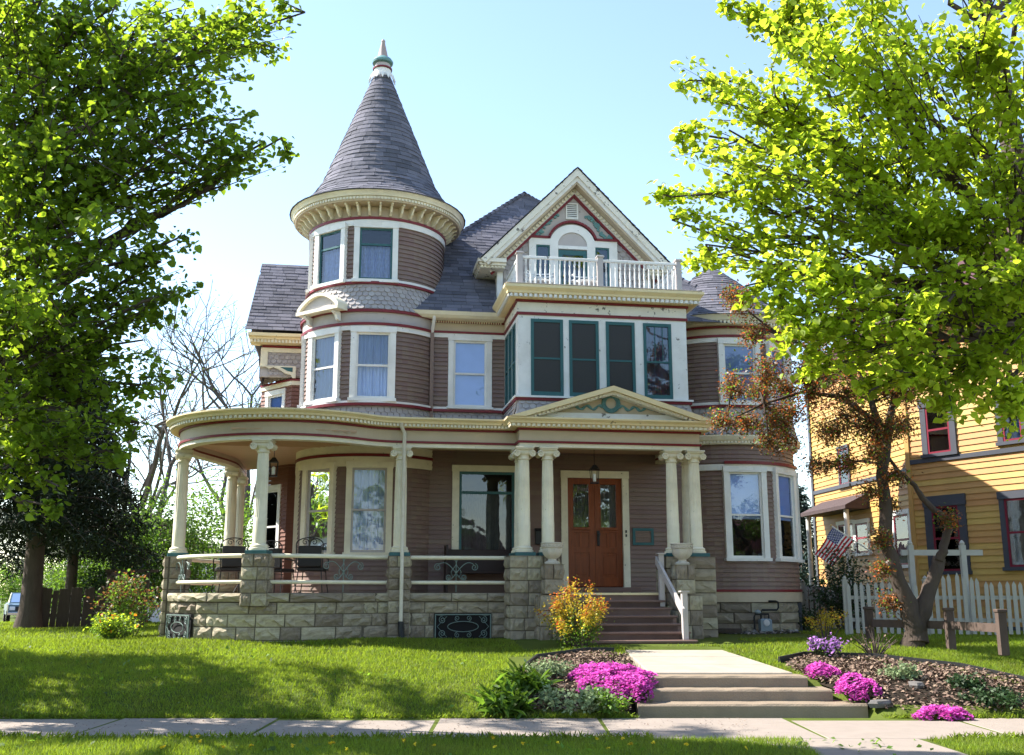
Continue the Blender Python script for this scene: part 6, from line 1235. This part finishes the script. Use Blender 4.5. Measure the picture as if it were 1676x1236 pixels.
def ywin(seg, px0, px1, py0, py1, c=.11, trim='slate_trim', sash='crimson', cur='curtain', split=.5):
    a, b = seg; d_, ang, L_ = yseg(a, b); pm = (py0 + py1) / 2; s0_, _ = yray(px0, pm, a, ang); s1_, _ = yray(px1, pm, a, ang); xm = (px0 + px1) / 2; _, zt = yray(xm, py0, a, ang); _, zb = yray(xm, py1, a, ang); m = MB(); p = .06
    m.box(s0_ - c, s0_, -p, -.0, zb, zt); m.box(s1_, s1_ + c, -p, 0, zb, zt); m.box(s0_ - c - .02, s1_ + c + .02, -p - .02, 0, zt, zt + c * 1.3); m.box(s0_ - c - .03, s1_ + c + .03, -p - .04, 0, zb - .08, zb)
    o = ypart(m, 'window', trim, a, ang); f = MB(); w_ = .05; zm = zb + (zt - zb) * split
    f.box(s0_, s0_ + w_, -.048, -.03, zb, zt); f.box(s1_ - w_, s1_, -.048, -.03, zb, zt); f.box(s0_ + w_, s1_ - w_, -.048, -.03, zb, zb + w_); f.box(s0_ + w_, s1_ - w_, -.048, -.03, zt - w_, zt); f.box(s0_ + w_, s1_ - w_, -.05, -.03, zm - .025, zm + .025); f.build('sash', sash, o)
    MB().box(s0_ + w_, s1_ - w_, -.036, -.033, zb + w_, zt - w_).build('pane', 'glass', o); MB().box(s0_, s1_, -.0305, -.0295, zb, zt).build('curtain', cur, o)
SA, SB = (YA, YB), (YB, YC)
ywin(SA, 1376, 1391, 734, 794, .07); ywin(SA, 1468, 1492, 842, 925, .09, 'white_trim'); ywin(SA, 1376, 1400, 858, 905, .08, 'white_trim'); ywin(SA, 1404, 1424, 856, 905, .08, 'white_trim')
ywin(SB, 1518, 1556, 664, 742, .16, cur='blind'); ywin(SB, 1530, 1574, 828, 935, .2, cur='drape_grey'); ywin(SB, 1640, 1672, 635, 722, .14); ywin(SB, 1650, 1690, 815, 928, .13, cur='drape_grey')
for (a, b, z) in ((YA, YB, 4.62), (YB, YC, 4.80)):
    d_, ang, L_ = yseg(a, b); ypart(MB().box(-.04, L_ + .02, -.055, 0, z, z + .11), 'belt_course', 'slate_trim', a, ang); ypart(MB().box(-.3, L_ + .1, -.45, .2, 8.2, 8.4), 'eave', 'plum_roof', a, ang)
d_, ang, L_ = yseg(*SA); ypart(MB().box(-.05, .09, -.06, .0, .6, 8.3), 'corner_board', 'slate_trim', YA, ang); d2, ang2, L2_ = yseg(*SB); ypart(MB().box(-.06, .06, -.06, .0, .6, 8.3), 'corner_board', 'yellow_siding', YB, ang2)
# side porch hood and post
s_a, z_a = yray(1345, 832, YA, ang); s_b, z_b = yray(1445, 800, YA, ang)
hd = ypart(MB().add([(.6, -.7, 4.0), (3.9, -.7, 4.0), (3.9, 0, 4.35), (.6, 0, 4.35), (.6, -.7, 3.90), (3.9, -.7, 3.90), (3.9, 0, 3.90), (.6, 0, 3.90)], [(0, 1, 2, 3), (7, 6, 5, 4), (0, 4, 5, 1), (1, 5, 6, 2), (3, 2, 6, 7), (0, 3, 7, 4)]), 'porch_hood', 'hood_roof', YA, ang)
for x in (.8, 3.6): ypart(MB().tube([(x, -.55, .6), (x, -.55, 3.9)], .07, 10), 'porch_post', 'white_trim', YA, ang)
mb = MB(); mb.add([(YB.x - YA.x + .15, YB.y - YA.y, .4), (YC.x - YA.x + .1, YC.y - YA.y, .4), (9, YC.y - YA.y + .5, .4), (9, .5, .4), (.15, 0, .4)] , [(0, 1, 2, 3, 4)]); V0 = list(mb.v); mb.add([(x, y, 8.4) for x, y, z in V0], [(4, 3, 2, 1, 0)]); n = 5
for i in range(n): j = (i + 1) % n; mb.f.append((i, j, n + j, n + i))
mb.build('house_core', 'yellow_siding', YH)
apx, apy = 5.0, -4.5; mb = MB().add([(-.4, .3, 8.39), (YB.x - YA.x - .5, YB.y - YA.y, 8.39), (YC.x - YA.x - .4, YC.y - YA.y - .3, 8.39), (9.4, YC.y - YA.y, 8.39), (9.4, .8, 8.39), (apx, apy, 12.2)], [(0, 1, 5), (1, 2, 5), (2, 3, 5), (3, 4, 5), (4, 0, 5)]); mb.build('roof', 'plum_roof', YH)
# flag on a short angled pole
fq = atY(1418, 895, 26.2); fl = empty('flag', fq, label='American flag hanging from an angled pole in front of the yellow house', cat='flag')
ftl = atY(1368, 862, 26.0) - fq; ftr = atY(1397, 888, 26.0) - fq
c00, c10 = atY(1364, 863, 26.0) - fq, atY(1398, 885, 26.1) - fq; c01, c11 = atY(1334, 908, 26.0) - fq, atY(1362, 928, 26.1) - fq
def fp_(s, t):      # s along hoist (top edge), t along fly; cloth ripples
    p = (c00.lerp(c10, s)).lerp(c01.lerp(c11, s), t); return p + Vector((0, .05 * math.sin(t * 9 + s * 2) * t, .012 * math.sin(t * 7)))
for k in range(13):
    m = MB(); V = []
    for i in range(17):
        t = i / 16
        for s in (k / 13, (k + 1) / 13): V.append(fp_(s, t))
    if k < 7: V = [fp_(s, .40 + .60 * i / 16) for i in range(17) for s in (k / 13, (k + 1) / 13)]
    m.add(V, [(2 * i, 2 * i + 1, 2 * i + 3, 2 * i + 2) for i in range(16)]); m.build('stripe', 'flag_red' if k % 2 == 0 else 'flag_white', fl, True)
m = MB(); V = [fp_(7 / 13 * j / 6, .40 * i / 10) for i in range(11) for j in range(7)]; m.add(V, [(i * 7 + j, i * 7 + j + 1, (i + 1) * 7 + j + 1, (i + 1) * 7 + j) for i in range(10) for j in range(6)]); m.build('canton', 'flag_blue', fl, True)
m = MB()
for r_ in range(9):
    for c_ in range(6 - (r_ % 2)):
        s = 7 / 13 * (r_ + 1) / 10; t = .40 * (c_ * 2 + 1 + (r_ % 2)) / 12; p = fp_(s, t) + Vector((0, -.012, 0)); ex = (fp_(s, t + .02) - fp_(s, t)).normalized(); ez = (fp_(s + .02, t) - fp_(s, t)).normalized(); V = []
        for k in range(10): rr = .022 if k % 2 == 0 else .010; a = k * math.pi / 5; V.append(p + ex * rr * math.cos(a) + ez * rr * math.sin(a))
        m.add(V, [tuple(range(10))])
m.build('stars', 'flag_white', fl)
pa = c00 + (c00 - c10) * .12; MB().tube([pa, c10 + (c10 - c00) * .9], .016, 8).build('pole', 'white_trim', fl, True); MB().lathe([(0, -.04), (.035, 0), (0, .04)], pa, 10).build('pole_knob', 'brass', fl, True)
# dark bush below the flag
p = atY(1385, 960, 25.2); shrub('evergreen_shrub', 'dark green shrub in front of the yellow house below the flag', 'shrub', (p.x, p.y, .75), .95, 2.1, [('foliage', 'leaf_dark', 3200, .085, 'diamond', .25, 1.05, .12)], 101, 30)
p = atY(1318, 1010, 25.0); shrub('evergreen_shrub', 'low dark shrub at the left end of the white picket fence', 'shrub', (p.x, p.y, .75), .45, .65, [('foliage', 'leaf_dark', 900, .07, 'diamond', .25, 1.05, .08)], 102, 16)
# ---- picket fences
def picket_mesh(h, w_=.075): return MB().poly([(-w_ / 2, 0), (w_ / 2, 0), (w_ / 2, h - .08), (0, h), (-w_ / 2, h - .08)], -.012, .012, 'xz')
def fence(a, b, h, label, step=.135, seed=1, crest=None):
    a, b = Vector(a), Vector(b); d_ = b - a; L_ = math.hypot(d_.x, d_.y); ang = math.atan2(d_.y, d_.x); o = empty('picket_fence', (a.x, a.y, float(gz(a.x, a.y))), ang, label=label, cat='fence', group='white picket fences between the houses'); rd = random.Random(seed); n = int(L_ / step)
    ms = [picket_mesh(h * (1 + .015 * k)).mesh('picket', 'picket') for k in range(-1, 2)]
    for i in range(n):
        q = obj('picket', rd.choice(ms), o, (i * step + .06, -.035, .04 + rd.uniform(-.015, .015))); q.rotation_euler[1] = rd.uniform(-.02, .02)
        if crest: q.scale[2] = 1 + crest(i * step / L_)
    for z in (.28, h - .32): MB().box(0, L_, -.022, .022, z, z + .075).build('rail', 'picket', o)
    for k in range(int(L_ / 2.0) + 1): x = min(L_, k * 2.0); MB().box(x - .05, x + .05, -.02, .08, -.05, h + .06).box(x - .065, x + .065, -.035, .095, h + .06, h + .085).lathe([(.03, h + .085), (.045, h + .12), (.0, h + .17)], (x, .03, 0), 8).build('post', 'picket', o)
fence((6.95, 22.1), (8.55, 21.9), 1.05, 'white picket fence section behind the crabapple trunk', seed=2); fence((8.55, 21.9), (11.6, 21.2), 1.05, 'white picket fence section with raised pickets right of the crabapple', seed=3, crest=lambda t: .16 * math.exp(-((t - .16) / .14) ** 2))
fence((7.25, 26.4), (8.9, 26.3), 1.05, 'distant white picket fence closing the gap between the two houses', step=.13, seed=4)
# white garden arbor
p0, p1 = atY(1490, 900, 22.6), atY(1575, 898, 22.6); ar = empty('garden_arbor', (p0.x, p0.y, .76), label='white wooden arbor with crossbeam behind the picket fence', cat='arbor'); w_ = p1.x - p0.x; hh = p0.z - .76
for x in (0, w_): MB().box(x - .055, x + .055, -.055, .055, 0, hh + .10).lathe([(.05, hh + .10), (.06, hh + .14), (.03, hh + .19), (0, hh + .21)], (x, 0, 0), 8).build('post', 'picket', ar)
MB().box(-.2, w_ + .42, -.03, .03, hh - .12, hh + .0).build('beam', 'picket', ar); MB().box(-.2, w_ + .2, .031, .08, hh - .09, hh - .03).build('beam', 'picket', ar)
# low brown rail fence
rf = [atZ(x, y, .72) for x, y in ((1425, 1052), (1557, 1058), (1643, 1066))]
ro = empty('rail_fence', (rf[0].x, rf[0].y, float(gz(rf[0].x, rf[0].y))), label='low brown post and rail fence in front of the white pickets', cat='fence')
for i, p in enumerate(rf): q = p - rf[0]; MB().box(-.065, .065, -.065, .065, -.1, .60, .01).box(-.08, .08, -.08, .08, .58, .635, .01).build('post', 'rail_wood', ro, loc=(q.x, q.y, 0))
for a, b in ((rf[0], rf[1]), (rf[1], rf[2])):
    d_ = b - a; q = a - rf[0]; MB().box(.09, math.hypot(d_.x, d_.y) - .09, -.03, .03, .26, .40).build('rail', 'rail_wood', ro, loc=(q.x, q.y, 0), rz=math.atan2(d_.y, d_.x))
# round propane-style garden lid / rust brown mound behind the bay
p = atY(1318, 968, 29.0); tag(MB().lathe([(.95, -1.2), (.95, -.2), (.8, .1), (.45, .28), (0, .34)], n=24).build('garden_shed_roof', 'rail_wood', None, True, (p.x + .3, p.y, 1.5)), 'rounded brown shed roof behind the gap between the houses', 'shed')
# ================================================================== left background
p = gb(95, 1030, .75); lf = empty('board_fence', (p[0] + .7, p[1] + 1.0, p[2]), R(-150), label='dark leaning board fence panel behind the spruce trunk', cat='fence')
for k in range(13): o = MB().box(-.07, .07, -.012, .012, .04, .95 + .12 * RND.random()).build('board', 'old_wood', lf, loc=(k * .15, 0, .01)); o.rotation_euler[0] = R(-7); o.rotation_euler[1] = R(RND.uniform(-2, 2))
o = MB().box(-.08, 1.9, -.05, -.015, .30, .39).box(-.08, 1.9, -.05, -.015, .78, .87).build('rail', 'old_wood', lf); o.rotation_euler[0] = R(-7); MB().box(-.22, -.06, -.1, .1, -.1, 1.3).build('post', 'rail_wood', lf)
p = gb(165, 1028, .75); wf = empty('wooden_frame', (p[0], p[1] + .3, p[2]), R(4), label='weathered grey swing-like wooden frame left of the porch', cat='frame')
for x in (0, 1.0): MB().box(x - .045, x + .045, -.045, .045, -.05, 1.42).build('post', 'old_wood', wf)
MB().box(-.1, 1.25, -.05, .05, 1.42, 1.50).build('beam', 'old_wood', wf); MB().box(0, 1.0, -.03, .03, .10, .17).build('lower_rail', 'old_wood', wf); MB().box(-.045, .045, -.045, .8, 1.34, 1.41).build('brace', 'old_wood', wf)
def wheel(o, x, y, r=.34):
    t = MB().lathe([(.2, -.10), (r, -.10), (r, .10), (.2, .10)], (x, y, r), 20, axis='y').build('tyre', 'tyre', o, True); MB().lathe([(0, -.11), (.19, -.105), (.2, -.08)], (x, y, r), 16, axis='y').lathe([(.2, .08), (.19, .105), (0, .11)], (x, y, r), 16, axis='y').build('rim', 'chrome', t, True)
def truck(px, y, label):
    p = atY(px, 1010, y); g = float(gz(p.x, y)) + .04; o = empty('pickup_truck', (p.x, y, g), R(-62), label=label, cat='truck')
    MB().poly([(-2.5, .45), (2.5, .45), (2.55, .75), (2.5, 1.02), (1.0, 1.08), (.55, 1.10), (-.9, 1.10), (-.95, 1.02), (-2.5, 1.02)], -.95, .95, 'xz').build('body', 'truck_blue', o)
    MB().add([(.85, -.85, 1.10), (.85, .85, 1.10), (-.85, .85, 1.10), (-.85, -.85, 1.10), (.25, -.72, 1.68), (.25, .72, 1.68), (-.7, .72, 1.68), (-.7, -.72, 1.68)], [(0, 1, 5, 4), (1, 2, 6, 5), (2, 3, 7, 6), (3, 0, 4, 7), (4, 5, 6, 7)]).build('cab', 'truck_blue', o)
    MB().quad((.84, -.76, 1.15), (.84, .76, 1.15), (.32, .66, 1.63), (.32, -.66, 1.63)).build('windscreen', 'glass', o); 
    for sy in (-1, 1): MB().quad((.6, sy * .845, 1.15), (-.7, sy * .845, 1.15), (-.6, sy * .75, 1.6), (.2, sy * .75, 1.6)).build('side_window', 'glass', o); MB().box(2.5, 2.57, sy * .75 - .14, sy * .75 + .14, .72, .92, .02).build('headlight', 'lamp_glow', o)
    MB().box(2.5, 2.62, -.95, .95, .45, .60, .02).build('bumper', 'chrome', o); MB().box(2.51, 2.56, -.58, .58, .68, .92).build('grille', 'iron', o)
    for x in (-1.6, 1.6):
        for sy in (-1, 1): wheel(o, x, sy * .88)
truck(38, 62, 'blue-grey pickup truck parked on the cross street behind the spruce')
p = atY(0, 1005, 58); vn = empty('white_van', (p.x - 1.3, 58, float(gz(0, 58)) + .04), R(-60), label='white van parked at the far left edge of the picture', cat='van')
MB().poly([(-2.6, .4), (2.3, .4), (2.5, .6), (2.5, 1.0), (2.3, 1.12), (1.5, 1.25), (.95, 2.05), (.6, 2.15), (-2.5, 2.15), (-2.6, 2.0)], -.95, .95, 'xz').build('body', 'van_white', vn)
for sy in (-1, 1): MB().quad((1.35, sy * .955, 1.28), (.2, sy * .955, 1.28), (.2, sy * .955, 1.9), (.95, sy * .955, 1.9)).build('side_window', 'glass', vn)
MB().quad((1.56, -.8, 1.26), (1.56, .8, 1.26), (1.03, .75, 2.0), (1.03, -.75, 2.0)).build('windscreen', 'glass', vn)
for x in (-1.6, 1.6):
    for sy in (-1, 1): wheel(vn, x, sy * .88)
# neighbouring house glimpsed far left
fh = empty('distant_house', (-27.0, 78, -.45), R(8), label='pale distant house glimpsed beyond the cross street', cat='house'); MB().box(-5, 5, -3, 3, 0, 5).build('wall', 'far_house', fh); MB().poly([(-5.4, 5), (5.4, 5), (0, 8)], -3.3, 3.3, 'xz').build('roof', 'plum_roof', fh)
for x in (-3.4, -.6, 2.2):
    for z in (.9, 3.2): o = MB().box(x, x + 1.1, -3.06, -3.0, z, z + 1.4).build('window', 'white_trim', fh); MB().box(x + .1, x + 1.0, -3.08, -3.061, z + .1, z + 1.3).build('pane', 'glass_dark', o)
# trees across the street and down the block (the windows mirror them)
protos = []
for i, (h, lm_) in enumerate([(9, 'leaf_mid'), (11, 'leaf_lime'), (8, 'leaf_linden')]):
    rs = np.random.RandomState(60 + i); lob = []; x, y = [(-14, -15), (2.0, -19), (17, -15)][i]
    for k in range(26): d_ = rs.normal(size=3); d_ /= np.linalg.norm(d_); lob.append((Vector((x, y, h * .60)) + Vector(d_ * np.array([3.6, 3.6, h * .36]) * rs.uniform(.4, 1)), float(rs.uniform(.9, 1.3))))
    protos.append(tree('street_tree', ['street tree across the road, nearest to the left tower windows', 'tallest street tree across the road, opposite the front door', 'street tree across the road, opposite the right bay'][i], [(x, y, -.1, .3), (x, y, h * .3, .24), (x + .2, y, h * .65, .14), (x, y, h * .9, .04)], lob, lm_, 'bark', .22, 14, 90 + i, 'diamond', twk=7, group='trees across the street'))
for i, (k, x, y, lab) in enumerate([(1, -26, -12, 'street tree far down the road behind the viewer on the left'), (2, -7, -24, 'street tree in the yard across the road, left of the tallest one'), (0, 9.5, -24, 'street tree in the yard across the road, right of the tallest one'), (0, 27, -18, 'street tree far down the road behind the viewer on the right'), (2, -25, 4, 'street tree along the block left of the lawn'), (0, -34, 16, 'street tree farther along the block left of the lawn'), (1, -22.5, 20, 'tall street tree along the block just left of the smaller linden'), (2, -29, 24, 'street tree along the block behind the tall one')]):
    c = copy_tree(protos[k]); c.location = (x, y, -.1); c.rotation_euler[2] = i * 1.1; c['label'] = lab

for (x, y, rz, lab) in ((-46, 18, R(95), 'pale house down the block left of the lawn'), (13, -36, R(180), 'pale house across the road opposite the parlour window'), (-11, -38, R(176), 'pale house across the road opposite the round tower'), (36, -33, R(185), 'pale house across the road opposite the right bay')):
    c = copy_tree(fh); c.location = (x, y, -.2); c.rotation_euler[2] = rz; c['label'] = lab; c['group'] = 'pale houses around the block'
fh['group'] = 'pale houses around the block'
